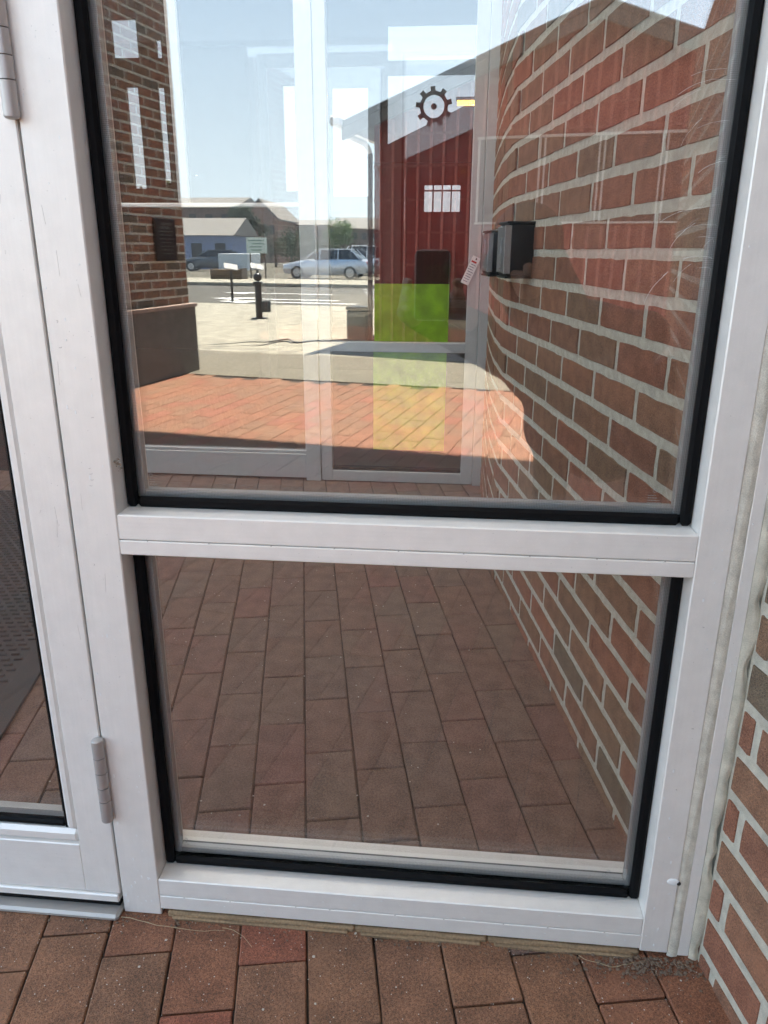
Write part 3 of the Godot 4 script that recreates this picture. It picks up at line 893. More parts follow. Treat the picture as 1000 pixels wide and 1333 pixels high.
func brick_pier() -> void:
	var p := thing("entry_pier", "brown brick pier in shade left of the patio with black plaque", "brick pier")
	var far := Vector3(-2.330, 0, 5.640)
	brick_wall(p, [far - AL * 1.25, far], -1.0, 0.012, 0.0692, 3.2, 0.05, 0.221, 300, 1)
	var c := Basis(AC, Vector3.UP, AL)
	var st := begin()
	add_box(st, far - AL * 0.62 - AC * 0.36 + Vector3(0, 1.6, 0), Vector3(0.70, 3.2, 1.24), 0.0, 0.0, c)
	put("core", done(st), mat(0.22, 0.13, 0.09, 0.9, 0, T.clay, 2.0), p)
	var q := thing("plaque", "black rectangular plaque with pale lines on the brown brick pier", "plaque", far - AL * 0.32 + AC * 0.008 + Vector3(0, 1.08, 0), atan2(0.196, 0.9806))
	bx("plate", Vector3(0.0, -0.16, -0.15), Vector3(0.02, 0.16, 0.15), M.black, q, 0.003)
	var st2 := begin()
	for k in 9:
		add_box(st2, Vector3(0.021, 0.12 - k * 0.028, rng.randf_range(-0.02, 0.02)), Vector3(0.003, 0.008 if k > 1 else 0.02, rng.randf_range(0.12, 0.24)))
	put("raised_lines", done(st2), mat(0.10, 0.11, 0.10, 0.5), q)
	var bx2 := thing("utility_panel", "grey flat utility panel with light cap at the foot of the pier", "panel", far + AC * 0.02, atan2(0.196, 0.9806))
	bx("panel_face", Vector3(0, 0, -1.05), Vector3(0.035, 0.545, 0.01), mat(0.20, 0.19, 0.185, 0.7, 0, T.concrete, 1.0), bx2, 0.004)
	bx("panel_cap", Vector3(-0.003, 0.545, -1.06), Vector3(0.05, 0.575, 0.02), mat(0.34, 0.25, 0.21, 0.7), bx2, 0.004)

func barn() -> void:
	var b := thing("red_barn", "dark red gabled shed with white gutter and ribbed walls", "shed", Vector3(-1.003, 0, 8.221), atan2(0.196, 0.9806))
	# own axes: x along the gable, z away from the door
	var dk := mat(0.10, 0.095, 0.09, 0.8)
	var gable := PackedVector2Array([Vector2(0, -0.4), Vector2(4.68, -0.4), Vector2(4.68, 2.30), Vector2(2.34, 3.16), Vector2(0, 2.30)])
	prism("gable_wall", gable, Vector3.RIGHT, Vector3.UP, Vector3.ZERO, Vector3(0, 0, 0.12), M.red, b)
	prism("rear_wall", gable, Vector3.RIGHT, Vector3.UP, Vector3(0, 0, 5.9), Vector3(0, 0, 0.12), M.red, b)
	bx("eave_wall", Vector3(0, -0.4, 0.12), Vector3(0.12, 2.3, 5.9), M.red, b)
	bx("eave_wall", Vector3(4.56, -0.4, 0.12), Vector3(4.68, 2.3, 5.9), M.red, b)
	for s in [-1.0, 1.0]:
		var roof := PackedVector2Array([Vector2(2.34, 3.20), Vector2(2.34 + s * 2.60, 3.20 - 2.60 * 0.368), Vector2(2.34 + s * 2.60, 3.26 - 2.60 * 0.368), Vector2(2.34, 3.26)])
		prism("roof_slope", roof, Vector3.RIGHT, Vector3.UP, Vector3(0, 0, -0.35), Vector3(0, 0, 6.7), M.roof, b)
		var board := PackedVector2Array([Vector2(2.34, 3.08), Vector2(2.34 + s * 2.60, 3.08 - 2.60 * 0.368), Vector2(2.34 + s * 2.60, 3.195 - 2.60 * 0.368), Vector2(2.34, 3.195)])
		prism("barge_board", board, Vector3.RIGHT, Vector3.UP, Vector3(0, 0, -0.34), Vector3(0, 0, 0.05), dk, b)
	var ribm := mat(0.42, 0.11, 0.09, 0.45)
	var x := 0.06
	while x < 4.66:
		var top := 2.28 + 0.86 * (1.0 - absf(x - 2.34) / 2.34)
		if x > 1.12 and x < 3.26:
			bx("rib", Vector3(x, -0.3, -0.022), Vector3(x + 0.03, 1.26, 0.0), ribm, b, 0.006)
			bx("rib", Vector3(x, 2.16, -0.022), Vector3(x + 0.03, top, 0.0), ribm, b, 0.006)
		else:
			bx("rib", Vector3(x, -0.3, -0.022), Vector3(x + 0.03, top, 0.0), ribm, b, 0.006)
		x += 0.142
	for y in [0.5, 0.85, 1.19, 1.53, 1.87]:
		bx("girt", Vector3(0.0, y, -0.028), Vector3(1.12, y + 0.022, -0.0225), mat(0.30, 0.07, 0.06, 0.5), b)
	for y in [2.19, 2.42]:
		bx("girt", Vector3(0.1, y, -0.028), Vector3(4.4 if y < 2.3 else 4.0, y + 0.02, -0.0225), mat(0.30, 0.07, 0.06, 0.5), b)
	# window band with pale frames
	var trim := mat(0.55, 0.48, 0.46, 0.6)
	bx("window_glass", Vector3(1.19, 1.30, -0.006), Vector3(3.22, 2.12, -0.002), mat(0.10, 0.035, 0.03, 0.25), b)
	bx("window_head", Vector3(1.15, 2.12, -0.04), Vector3(3.26, 2.145, 0.0), trim, b)
	bx("window_sill", Vector3(1.15, 1.285, -0.04), Vector3(3.26, 1.305, 0.0), trim, b)
	for wx in [1.16, 1.80, 1.85, 2.40, 2.45, 3.00, 3.05, 3.23]:
		bx("window_bar", Vector3(wx, 1.305, -0.036), Vector3(wx + 0.018, 2.12, 0.0), trim, b)
	# gutter and downpipe at the left corner
	var gy := 2.30
	var st := begin()
	add_box(st, Vector3(-0.30, gy, 2.9), Vector3(0.12, 0.10, 6.7), 0.02)
	put("gutter", done(st), M.white, b)
	tube("downpipe", [Vector3(-0.27, gy - 0.03, -0.20), Vector3(-0.24, gy - 0.12, -0.16), Vector3(-0.08, gy - 0.19, -0.08), Vector3(-0.035, gy - 0.28, -0.05)], 0.032, M.white, b, 10)
	tube("lower_downpipe", [Vector3(-0.035, gy - 0.28, -0.05), Vector3(-0.035, 1.0, -0.05), Vector3(-0.035, 0.0, -0.05)], 0.03, mat(0.05, 0.012, 0.012, 0.5), b, 10)
	var bin := thing("corner_bin", "small dark teal bin at the left corner of the red shed", "bin", Vector3(-1.20, 0.0, 8.35), 0.2)
	bx("bin_body", Vector3(-0.13, -0.03, -0.1), Vector3(0.13, 0.34, 0.15), mat(0.02, 0.05, 0.055, 0.5), bin, 0.02)
	bx("bin_lid", Vector3(-0.14, 0.34, -0.11), Vector3(0.14, 0.38, 0.16), M.black, bin, 0.015)

func tree(called: String, label: String, at: Vector3, h: float, w: float, trunk: float, leaf: Material, n: int) -> void:
	var t := thing(called, label, "tree", at, 0.0, "trees across the road")
	tube("trunk", [Vector3.ZERO, Vector3(0.04, h * 0.4, 0), Vector3(0.0, h * 0.85, 0.05)], trunk, M.bark, t, 7, trunk * 0.3)
	for k in 4:
		var a := rng.randf() * TAU
		tube("limb", [Vector3(0, h * (0.3 + 0.1 * k), 0), Vector3(cos(a) * w * 0.3, h * (0.5 + 0.1 * k), sin(a) * w * 0.3)], trunk * 0.4, M.bark, t, 5, trunk * 0.1)
	var st := begin()
	var lumps := []
	for k in 9:
		lumps.append([Vector3(rng.randf_range(-0.36, 0.36) * w, h * rng.randf_range(0.32, 0.86), rng.randf_range(-0.36, 0.36) * w), w * rng.randf_range(0.16, 0.30)])
	for i in n * 2:
		var l: Array = lumps[rng.randi() % 9]
		var dir := Vector3(rng.randfn(), rng.randfn(), rng.randfn()).normalized()
		var c: Vector3 = l[0] + dir * l[1] * pow(rng.randf(), 0.4)
		var b := Basis.from_euler(Vector3(rng.randf() * TAU, rng.randf() * TAU, rng.randf() * TAU)) * (h * rng.randf_range(0.018, 0.035))
		tri(st, c + b * Vector3(-1, 0, 0), c + b * Vector3(0, 0.5, 0.1), c + b * Vector3(1, 0, 0), c - Vector3.UP)
		tri(st, c + b * Vector3(-1, 0, 0), c + b * Vector3(0, -0.5, 0.1), c + b * Vector3(1, 0, 0), c - Vector3.UP)
	put("crown", done(st), leaf, t)

func loft(st: SurfaceTool, rings: Array, inside_of: Callable) -> void:
	for i in rings.size() - 1:
		for k in rings[i].size() - 1:
			quad(st, rings[i][k], rings[i][k + 1], rings[i + 1][k + 1], rings[i + 1][k], inside_of.call((rings[i][k] + rings[i + 1][k + 1]) / 2.0))

func car(label: String, at: Vector3, turn: float, paint: Material, tall: float) -> void:
	var c := thing("parked_car", label, "car", at, turn, "cars parked across the road")
	# own axes: x along the car, front at -x
	var prof := [[-2.25, 0.36, 0.62, 0.60], [-2.1, 0.26, 0.74, 0.80], [-1.3, 0.22, 0.90, 0.88], [-0.9, 0.22, 0.96, 0.89], [0.6, 0.22, 0.98, 0.90], [1.7, 0.24, 1.0, 0.88], [2.15, 0.30, 0.95, 0.80], [2.25, 0.42, 0.80, 0.70]]
	var rings := []
	for p in prof:
		rings.append([Vector3(p[0], p[1], p[3] * 0.9), Vector3(p[0], p[1] + 0.2, p[3]), Vector3(p[0], p[2] - 0.12, p[3]), Vector3(p[0], p[2], p[3] * 0.88), Vector3(p[0], p[2] + 0.02, 0), Vector3(p[0], p[2], -p[3] * 0.88), Vector3(p[0], p[2] - 0.12, -p[3]), Vector3(p[0], p[1] + 0.2, -p[3]), Vector3(p[0], p[1], -p[3] * 0.9)])
	var st := begin()
	st.set_smooth_group(0)
	loft(st, rings, func(m): return Vector3(m.x * 0.9, 0.6, 0))
	for e in [0, prof.size() - 1]:
		for k in range(1, 8):
			tri(st, rings[e][0], rings[e][k], rings[e][k + 1], Vector3(0, 0.6, 0))
	put("body", done(st), paint, c)
	var cab := [[-1.0, 0.96, 0.0], [-0.25, 1.0, tall - 0.06], [0.4, 1.0, tall], [1.3, 1.0, tall - 0.05], [2.0, 0.98, 0.0]]
	var gl := begin()
	var rf := begin()
	var gr := []
	for p in cab:
		var hh: float = maxf(p[2], p[1] + 0.01)
		gr.append([Vector3(p[0], p[1] - 0.03, 0.80), Vector3(p[0], lerpf(p[1], hh, 0.93), 0.66), Vector3(p[0], lerpf(p[1], hh, 0.93), -0.66), Vector3(p[0], p[1] - 0.03, -0.80)])
	loft(gl, gr, func(m): return Vector3(0.4, 1.1, 0))
	put("window_glass", done(gl), M.dark_glass, c)
	for i in range(1, 3):
		add_box(rf, Vector3((cab[i][0] + cab[i + 1][0]) / 2, (cab[i][2] + cab[i + 1][2]) / 2 - 0.01, 0), Vector3(cab[i + 1][0] - cab[i][0], 0.05, 1.32), 0.02)
	put("roof_panel", done(rf), paint, c)
	for s in [-1.0, 1.0]:
		for x in [-1.0, -0.2, 0.75, 1.9]:
			var top := Vector3(x + (0.62 if x < -0.5 else -0.5 if x > 1.5 else 0.0), tall - 0.05, 0.67 * s)
			tube("pillar", [Vector3(x, 0.96, 0.80 * s), top], 0.035, paint, c, 5)
		for x in [-1.4, 1.4]:
			var cy := CylinderMesh.new()
			cy.top_radius = 0.33; cy.bottom_radius = 0.33; cy.height = 0.22; cy.radial_segments = 20
			var w := put("wheel", cy, M.rubber, c, Transform3D(Basis(Vector3.RIGHT, PI / 2), Vector3(x, 0.33, 0.80 * s)))
			var rim := CylinderMesh.new()
			rim.top_radius = 0.21; rim.bottom_radius = 0.21; rim.height = 0.235; rim.radial_segments = 14
			put("rim", rim, M.brushed, w)
		bx("headlight", Vector3(-2.24, 0.60, 0.45 * s - 0.15), Vector3(-2.10, 0.72, 0.45 * s + 0.15), M.white, c, 0.03)
		bx("tail_light", Vector3(2.15, 0.72, 0.55 * s - 0.12), Vector3(2.262, 0.88, 0.55 * s + 0.12), mat(0.4, 0.02, 0.02, 0.3), c, 0.02)

func block(called: String, label: String, x0: float, x1: float, z: float, depth: float, eave: float, ridge: float, wall: Material, gable_front: bool, rows: int, cols: int) -> void:
	var b := thing(called, label, "building", Vector3((x0 + x1) / 2, -0.37, z))
	var w := x1 - x0
	var far_roof := mat(0.19, 0.18, 0.165, 0.85)
	bx("walls", Vector3(-w / 2, 0, 0), Vector3(w / 2, eave, depth), wall, b)
	if gable_front:
		prism("gable", PackedVector2Array([Vector2(-w / 2, eave), Vector2(w / 2, eave), Vector2(0, ridge)]), Vector3.RIGHT, Vector3.UP, Vector3(0, 0, 0.002), Vector3(0, 0, depth), wall, b)
		for s in [-1.0, 1.0]:
			prism("roof", PackedVector2Array([Vector2(0, ridge + 0.05), Vector2(s * (w / 2 + 0.3), eave - 0.1), Vector2(s * (w / 2 + 0.3), eave + 0.12), Vector2(0, ridge + 0.3)]), Vector3.RIGHT, Vector3.UP, Vector3(0, 0, -0.3), Vector3(0, 0, depth + 0.6), far_roof, b)
	else:
		prism("roof", PackedVector2Array([Vector2(-0.4, eave), Vector2(depth + 0.4, eave), Vector2(depth / 2, ridge)]), Vector3(0, 0, 1), Vector3.UP, Vector3(-w / 2 - 0.3, 0, 0), Vector3(w + 0.6, 0, 0), far_roof, b)
	for r in rows:
		for k in cols:
			var x := -w / 2 + w * (k + 0.5) / cols
			var y := eave * (r + 0.35) / rows
			bx("window", Vector3(x - w * 0.22 / cols, y, -0.06), Vector3(x + w * 0.22 / cols, y + eave * 0.42 / rows, -0.01), M.dark_glass, b)

func across_road() -> void:
	for k in 3:
		car(["silver hatchback parked side on across the road", "white estate car parked just behind the silver hatchback", "dark grey car parked left of the silver hatchback"][k], [Vector3(-6.95, -0.37, 40.5), Vector3(-6.2, -0.37, 47.5), Vector3(-17.6, -0.37, 55.0)][k], [0.1, 0.2, -0.1][k], [mat(0.55, 0.57, 0.60, 0.25, 0.4), mat(0.7, 0.71, 0.72, 0.3), mat(0.10, 0.11, 0.12, 0.25)][k], [1.5, 1.72, 1.45][k])
	var blue := mat(0.21, 0.26, 0.40, 0.7)
	block("blue_shed", "low blue clad shed with a grey roof across the road", -25.5, -17.9, 61.0, 7.0, 2.5, 3.9, blue, false, 1, 4)
	block("brick_mill", "long brown brick mill with a dark roof at far left", -44.0, -26.5, 92.0, 14.0, 6.1, 7.6, M.far_brick, false, 2, 9)
	block("brick_mill", "narrow brick house with a pale pointed gable behind the street tree", -26.0, -21.8, 94.0, 12.0, 4.8, 6.9, mat(0.28, 0.17, 0.13, 0.9), true, 2, 3)
	block("brick_mill", "lower brick row right of the pointed gable", -22.0, -16.2, 104.0, 9.0, 4.6, 5.4, M.far_brick, false, 2, 6)
	block("dark_roofed_hall", "brick hall with a dark roof behind the parked cars", -17.5, -8.0, 109.0, 9.0, 4.3, 5.9, M.far_brick, false, 2, 8)
	tree("street_tree", "tall dense green tree between the blue shed and brick mills", Vector3(-20.9, -0.37, 77), 6.1, 3.6, 0.16, M.leaf_dark, 2600)
	tree("street_tree", "low broad tree right of the white sign board", Vector3(-16.8, -0.37, 71), 3.2, 3.6, 0.12, M.leaf_dark, 1000)
	tree("street_tree", "bushy small tree left of the silver hatchback", Vector3(-14.4, -0.37, 69), 3.0, 3.4, 0.12, M.leaf_dark, 1000)
	tree("street_tree", "round green tree above the parked hatchback's roof", Vector3(-11.3, -0.37, 74), 4.2, 3.2, 0.14, M.leaf, 1200)
	for q in [[-27.0, 84.0, 5.0, 3.6, "dark bushy tree left of the pointed gable, above the blue shed roof"], [-18.6, 86.0, 4.4, 3.4, "dark tree between the tall street tree and the lower brick row"], [-15.4, 80.0, 3.9, 3.0, "dark tree before the lower brick row at its right end"], [-10.2, 62.0, 2.2, 2.6, "low dark shrub tree behind the white estate car"]]:
		tree("street_tree", q[4], Vector3(q[0], -0.37, q[1]), q[2], q[3], 0.13, M.leaf_dark, 1100)
	# sign board on two posts
	var s := thing("sign_board", "pale green and white sign board on two posts across the road", "sign", Vector3(-10.3, -0.37, 39.0))
	bx("board", Vector3(-0.52, 1.25, 0), Vector3(0.52, 2.0, 0.06), mat(0.55, 0.62, 0.55, 0.6), s, 0.01)
	for x in [-0.4, 0.36]:
		bx("sign_post", Vector3(x, 0, 0.062), Vector3(x + 0.06, 2.05, 0.12), M.bark, s)
	var ln := begin()
	for k in 4:
		add_box(ln, Vector3(rng.randf_range(-0.1, 0.1), 1.86 - k * 0.15, -0.004), Vector3(rng.randf_range(0.5, 0.85), 0.05, 0.006))
	put("lettering_lines", done(ln), mat(0.12, 0.22, 0.18, 0.7), s)
	for k in 2:
		var p := thing("reading_panel", ["left tilted white reading panel on a dark leg beyond the road arrows", "right tilted white reading panel beside its twin past the bollard"][k], "panel", Vector3(-5.35 + 0.55 * k, -0.15, 17.3 + 0.3 * k), -0.3)
		tube("leg", [Vector3(0, 0, 0), Vector3(0, 0.72, 0)], 0.03, M.black, p)
		var st := begin()
		add_box(st, Vector3(0, 0.80, 0), Vector3(0.32, 0.02, 0.24), 0.004, 0.0, Basis(Vector3.RIGHT, -0.5) * Basis(Vector3.FORWARD, 0.18))
		put("panel_board", done(st), mat(0.24, 0.25, 0.25, 0.6), p)
	var bo := thing("bollard", "black round-topped bollard with a small box beside the hoses", "bollard", Vector3(-3.31, ground_y(11.82), 11.82))
	tube("post", [Vector3.ZERO, Vector3(0, 0.1, 0), Vector3(0, 0.58, 0)], 0.055, M.black, bo, 14)
	var cap := SphereMesh.new()
	cap.radius = 0.07
	cap.height = 0.13
	put("ball_cap", cap, M.black, bo, Transform3D(Basis(), Vector3(0, 0.67, 0)))
	bx("collar", Vector3(-0.07, 0.55, -0.07), Vector3(0.07, 0.60, 0.07), M.black, bo, 0.01)
	bx("outlet_box", Vector3(0.05, 0.12, -0.06), Vector3(0.19, 0.30, 0.06), M.rubber, bo, 0.01)
	bx("base_plate", Vector3(-0.11, 0.0, -0.11), Vector3(0.11, 0.03, 0.11), M.black, bo)
	var cr := thing("timber_crate", "low brown slatted timber crate on the far pavement", "crate", Vector3(-10.6, -0.28, 34.5))
	for k in 4:
		bx("slat", Vector3(-0.7, 0.05 + k * 0.11, 0), Vector3(0.7, 0.14 + k * 0.11, 0.9), mat(0.24, 0.16, 0.09, 0.9, 0, T.timber, 1.0), cr)
	for x in [-0.72, 0.66]:
		bx("corner_post", Vector3(x, 0, -0.03), Vector3(x + 0.07, 0.52, 0.93), M.bark, cr)
	var tr := thing("white_trailer", "pale grey box trailer parked before the blue shed", "trailer", Vector3(-13.0, -0.37, 44.0))
	bx("box_body", Vector3(-0.85, 0.3, 0), Vector3(0.85, 1.22, 3.0), mat(0.5, 0.54, 0.55, 0.5), tr, 0.03)
	bx("drawbar", Vector3(0.85, 0.32, 1.4), Vector3(1.6, 0.40, 1.5), M.black, tr)
	for z in [0.6, 2.2]:
		var cy := CylinderMesh.new()
		cy.top_radius = 0.3; cy.bottom_radius = 0.3; cy.height = 0.2
		put("wheel", cy, M.rubber, tr, Transform3D(Basis(Vector3.RIGHT, PI / 2), Vector3(0, 0.30, z - 0.71)))
	# tree seen through the lobby's tall window
	tree("rear_tree", "small tree seen through the tall window at left", Vector3(-4.95, -0.4, -11.5), 2.75, 1.1, 0.06, M.leaf_dark, 700)

# ------------------------------------------------------------------ the photographer, met only as a reflection
func body_mesh(caps: Array, cell: float, k: float) -> ArrayMesh:
	# surface nets over a smooth union of tapered capsules [a, b, ra, rb]
	var lo := Vector3.INF
	var hi := -Vector3.INF
	for c in caps:
		var r: float = maxf(c[2], c[3]) + k + cell * 2
		for q in [c[0], c[1]]:
			lo = lo.min(q - Vector3.ONE * r)
			hi = hi.max(q + Vector3.ONE * r)
	var n := Vector3i(((hi - lo) / cell).ceil()) + Vector3i.ONE
	var f := PackedFloat32Array()
	f.resize(n.x * n.y * n.z)
	f.fill(9.0)
	for c in caps:
		var a: Vector3 = c[0]
		var b: Vector3 = c[1]
		var ab := b - a
		var l2 := maxf(ab.length_squared(), 1e-9)
		var r: float = maxf(c[2], c[3]) + k + cell * 1.5
		var i0 := Vector3i(((a.min(b) - Vector3.ONE * r - lo) / cell).floor()).clamp(Vector3i.ZERO, n - Vector3i.ONE)
		var i1 := Vector3i(((a.max(b) + Vector3.ONE * r - lo) / cell).ceil()).clamp(Vector3i.ZERO, n - Vector3i.ONE)
		for z in range(i0.z, i1.z + 1):
			for y in range(i0.y, i1.y + 1):
				var at := (z * n.y + y) * n.x
				for x in range(i0.x, i1.x + 1):
					var p := lo + Vector3(x, y, z) * cell
					var t := clampf((p - a).dot(ab) / l2, 0.0, 1.0)
					var d := (p - a - ab * t).length() - lerpf(c[2], c[3], t)
					var o := f[at + x]
					if o > 8.0:
						f[at + x] = d
					else:
						var h := maxf(k - absf(o - d), 0.0) / k
						f[at + x] = minf(o, d) - h * h * k * 0.25
	var idx := {}
	var st := begin()
	st.set_smooth_group(0)
	var vert := PackedVector3Array()
	for z in n.z - 1:
		for y in n.y - 1:
			for x in n.x - 1:
				var at := (z * n.y + y) * n.x + x
				var s := PackedFloat32Array([f[at], f[at + 1], f[at + n.x], f[at + n.x + 1], f[at + n.x * n.y], f[at + n.x * n.y + 1], f[at + n.x * n.y + n.x], f[at + n.x * n.y + n.x + 1]])
				var neg := 0
				for q in s:
					if q < 0.0:
						neg += 1
				if neg == 0 or neg == 8:
					continue
				var sum := Vector3.ZERO
				var cnt := 0
				for e in [[0, 1], [2, 3], [4, 5], [6, 7], [0, 2], [1, 3], [4, 6], [5, 7], [0, 4], [1, 5], [2, 6], [3, 7]]:
					var u := s[e[0]]
					var v := s[e[1]]
					if (u < 0.0) != (v < 0.0):
						var t := u / (u - v)
						sum += Vector3(e[0] & 1, (e[0] >> 1) & 1, e[0] >> 2).lerp(Vector3(e[1] & 1, (e[1] >> 1) & 1, e[1] >> 2), t)
						cnt += 1
				idx[at] = vert.size()
				vert.append(lo + (Vector3(x, y, z) + sum / cnt) * cell)
	var steps := [1, n.x, n.x * n.y]
	for at in idx:
		for ax in 3:
			var o: int = at + steps[ax]
			if (f[at] < 0.0) == (f[o] < 0.0):
				continue
			var u: int = steps[(ax + 1) % 3]
			var v: int = steps[(ax + 2) % 3]
			if not (idx.has(at - u) and idx.has(at - v) and idx.has(at - u - v)):
				continue
			var q := [vert[idx[at]], vert[idx[at - u]], vert[idx[at - u - v]], vert[idx[at - v]]]
			var order := [0, 1, 2, 0, 2, 3] if f[at] >= 0.0 else [0, 2, 1, 0, 3, 2]
			for w in order:
				st.add_vertex(q[w])
	st.index()
	st.generate_normals()
	return st.commit()

func photographer() -> void:
	var p := thing("person", "crouching photographer in dark clothes holding up a phone", "person", Vector3(0, 0, 0))
	var bag := thing("backpack", "bulky black backpack standing beside the crouching photographer", "backpack", Vector3(0.80, 0.0, 1.62), 0.2)
	var bst := begin()
	add_box(bst, Vector3(0, 0.34, 0), Vector3(0.40, 0.66, 0.26), 0.07)
	put("main_sack", done(bst), mat(0.014, 0.014, 0.016, 0.85), bag)
	var bs2 := begin()
	add_box(bs2, Vector3(0, 0.24, -0.17), Vector3(0.30, 0.34, 0.10), 0.04)
	put("front_pocket", done(bs2), mat(0.02, 0.02, 0.022, 0.85), bag)
	tube("carry_loop", [Vector3(-0.06, 0.66, 0.02), Vector3(-0.05, 0.72, 0.02), Vector3(0.05, 0.72, 0.02), Vector3(0.06, 0.66, 0.02)], 0.012, M.black, bag)
	var hip := Vector3(0.52, 0.36, 1.74)
	var chest := Vector3(0.42, 0.70, 1.52)
	var neck := Vector3(0.26, 0.84, 1.42)
	var head := Vector3(0.185, 0.985, 1.36)
	var sl := Vector3(0.24, 0.78, 1.45)
	var sr := Vector3(0.57, 0.76, 1.47)
	var el := Vector3(0.20, 0.655, 1.27)
	var er := Vector3(0.42, 0.63, 1.28)
	var wl := Vector3(-0.12, 0.84, 1.05)
	var wr := Vector3(0.03, 0.83, 1.04)
	var kl := Vector3(0.30, 0.50, 1.30)
	var kr := Vector3(0.66, 0.42, 1.36)
	var al := Vector3(0.32, 0.09, 1.54)
	var ar := Vector3(0.66, 0.10, 1.66)
	var cloth := [[hip, chest, 0.15, 0.145], [chest, neck, 0.14, 0.07], [sl, sr, 0.065, 0.065], [sl, el, 0.058, 0.045], [sr, er, 0.058, 0.045], [el, wl, 0.045, 0.033], [er, wr, 0.045, 0.033], [hip - Vector3(0.09, 0, 0), kl, 0.098, 0.068], [hip + Vector3(0.09, 0, 0), kr, 0.098, 0.068], [kl, al, 0.066, 0.048], [el + Vector3(0.03, 0, 0.02), kl, 0.06, 0.07], [er, kr, 0.07, 0.07], [chest, kr, 0.12, 0.08], [chest, kl, 0.12, 0.08], [kr, ar, 0.066, 0.048], [al - Vector3(0, 0.03, -0.03), al + Vector3(-0.02, -0.05, -0.17), 0.045, 0.036], [ar - Vector3(0, 0.04, 0), ar + Vector3(0.0, -0.06, -0.18), 0.045, 0.036]]
	var dark := mat(0.018, 0.020, 0.026, 0.85)
	put("body", body_mesh(cloth, 0.016, 0.05), dark, p)
	var skin := [[neck - Vector3(0, 0.02, 0), head - Vector3(0, 0.05, 0), 0.052, 0.055], [head + Vector3(0, 0.035, 0.02), head + Vector3(0, 0.03, -0.02), 0.082, 0.078], [head + Vector3(0, -0.03, -0.03), head + Vector3(0, -0.085, -0.05), 0.06, 0.03], [head + Vector3(0, 0.0, -0.09), head + Vector3(0, -0.035, -0.108), 0.012, 0.015], [head + Vector3(0.082, -0.01, 0), head + Vector3(0.084, 0.025, 0.012), 0.012, 0.016], [head + Vector3(-0.082, -0.01, 0), head + Vector3(-0.084, 0.025, 0.012), 0.012, 0.016], [head + Vector3(-0.02, -0.062, -0.092), head + Vector3(0.02, -0.062, -0.092), 0.008, 0.008]]
	put("head", body_mesh(skin, 0.006, 0.02), mat(0.40, 0.23, 0.16, 0.6), p)
	for s in [-1.0, 1.0]:
		var e := SphereMesh.new()
		e.radius = 0.011
		e.height = 0.022
		put("eye", e, M.black, p, Transform3D(Basis(), head + Vector3(0.03 * s, 0.012, -0.088)))
	put("hood", body_mesh([[head + Vector3(0, 0.045, 0.035), head + Vector3(0, 0.05, -0.035), 0.105, 0.098], [head + Vector3(0, 0.0, 0.05), neck + Vector3(0, 0.02, 0.03), 0.10, 0.11], [head + Vector3(0.085, -0.02, -0.02), neck + Vector3(0.06, 0, -0.02), 0.04, 0.06], [head + Vector3(-0.085, -0.02, -0.02), neck + Vector3(-0.06, 0, -0.02), 0.04, 0.06]], 0.01, 0.03), dark, p)
	put("hair", body_mesh([[head + Vector3(0, 0.06, 0.03), head + Vector3(0, 0.055, -0.02), 0.085, 0.075], [head + Vector3(0, 0.0, 0.07), head + Vector3(0, -0.04, 0.06), 0.05, 0.04]], 0.008, 0.02), mat(0.02, 0.013, 0.009, 0.7), p)
	for h in [[wl, -1.0, -0.117], [wr, 1.0, -0.024]]:
		var w: Vector3 = h[0]
		var s: float = h[1]
		var edge: float = h[2]
		var palm := Vector3(edge + 0.012 * s, 0.885, 0.965)
		var caps := [[w, palm + Vector3(0, -0.03, 0.03), 0.030, 0.030], [palm + Vector3(0, -0.03, 0.03), palm, 0.028, 0.024]]
		var n := [0.030, 0.036, 0.034, 0.026]
		for i in 4:
			var y := 0.865 + i * 0.021
			var root := Vector3(edge + 0.016 * s, y, 0.948)
			var mid := Vector3(edge + 0.009 * s, y + 0.002, 0.936 - 0.004)
			var tip := Vector3(edge - (n[i] * 0.5) * s, y + 0.003, 0.9335)
			caps.append([palm + Vector3(0.006 * s, (i - 1.5) * 0.014, 0), root, 0.012, 0.0095])
			caps.append([root, mid, 0.0095, 0.0085])
			if i < 3:
				caps.append([root, Vector3(edge + 0.012 * s, y, 0.931), 0.009, 0.008])
		caps.append([palm + Vector3(0, -0.02, 0.01), Vector3(edge + 0.004 * s, 0.868, 0.952), 0.014, 0.011])
		caps.append([Vector3(edge + 0.004 * s, 0.868, 0.952), Vector3(edge - 0.026 * s, 0.885, 0.948), 0.011, 0.009])
		put("hand", body_mesh(caps, 0.004, 0.008), mat(0.40, 0.23, 0.16, 0.6), p)
	var ph := thing("phone", "black phone with a pale edge held by the photographer", "phone", Vector3(-0.0705, 0.842, 0.929))
	bx("phone_body", Vector3(-0.0400, 0, -0.004), Vector3(0.0400, 0.160, 0.004), M.black, ph, 0.003)
	var rim := begin()
	var c: Array[Vector3] = []
	for q in [[1, 1, 0.0], [-1, 1, PI / 2], [-1, -1, PI], [1, -1, PI * 1.5]]:
		for i in 5:
			var a: float = q[2] + PI / 2 * i / 4.0
			c.append(Vector3(0.0290 * q[0] + 0.012 * cos(a), 0.080 + 0.069 * q[1] + 0.012 * sin(a), 0))
	c.append(c[0])
	add_tube(rim, c, 0.0022, 6)
	put("metal_rim", done(rim), M.brushed, ph)

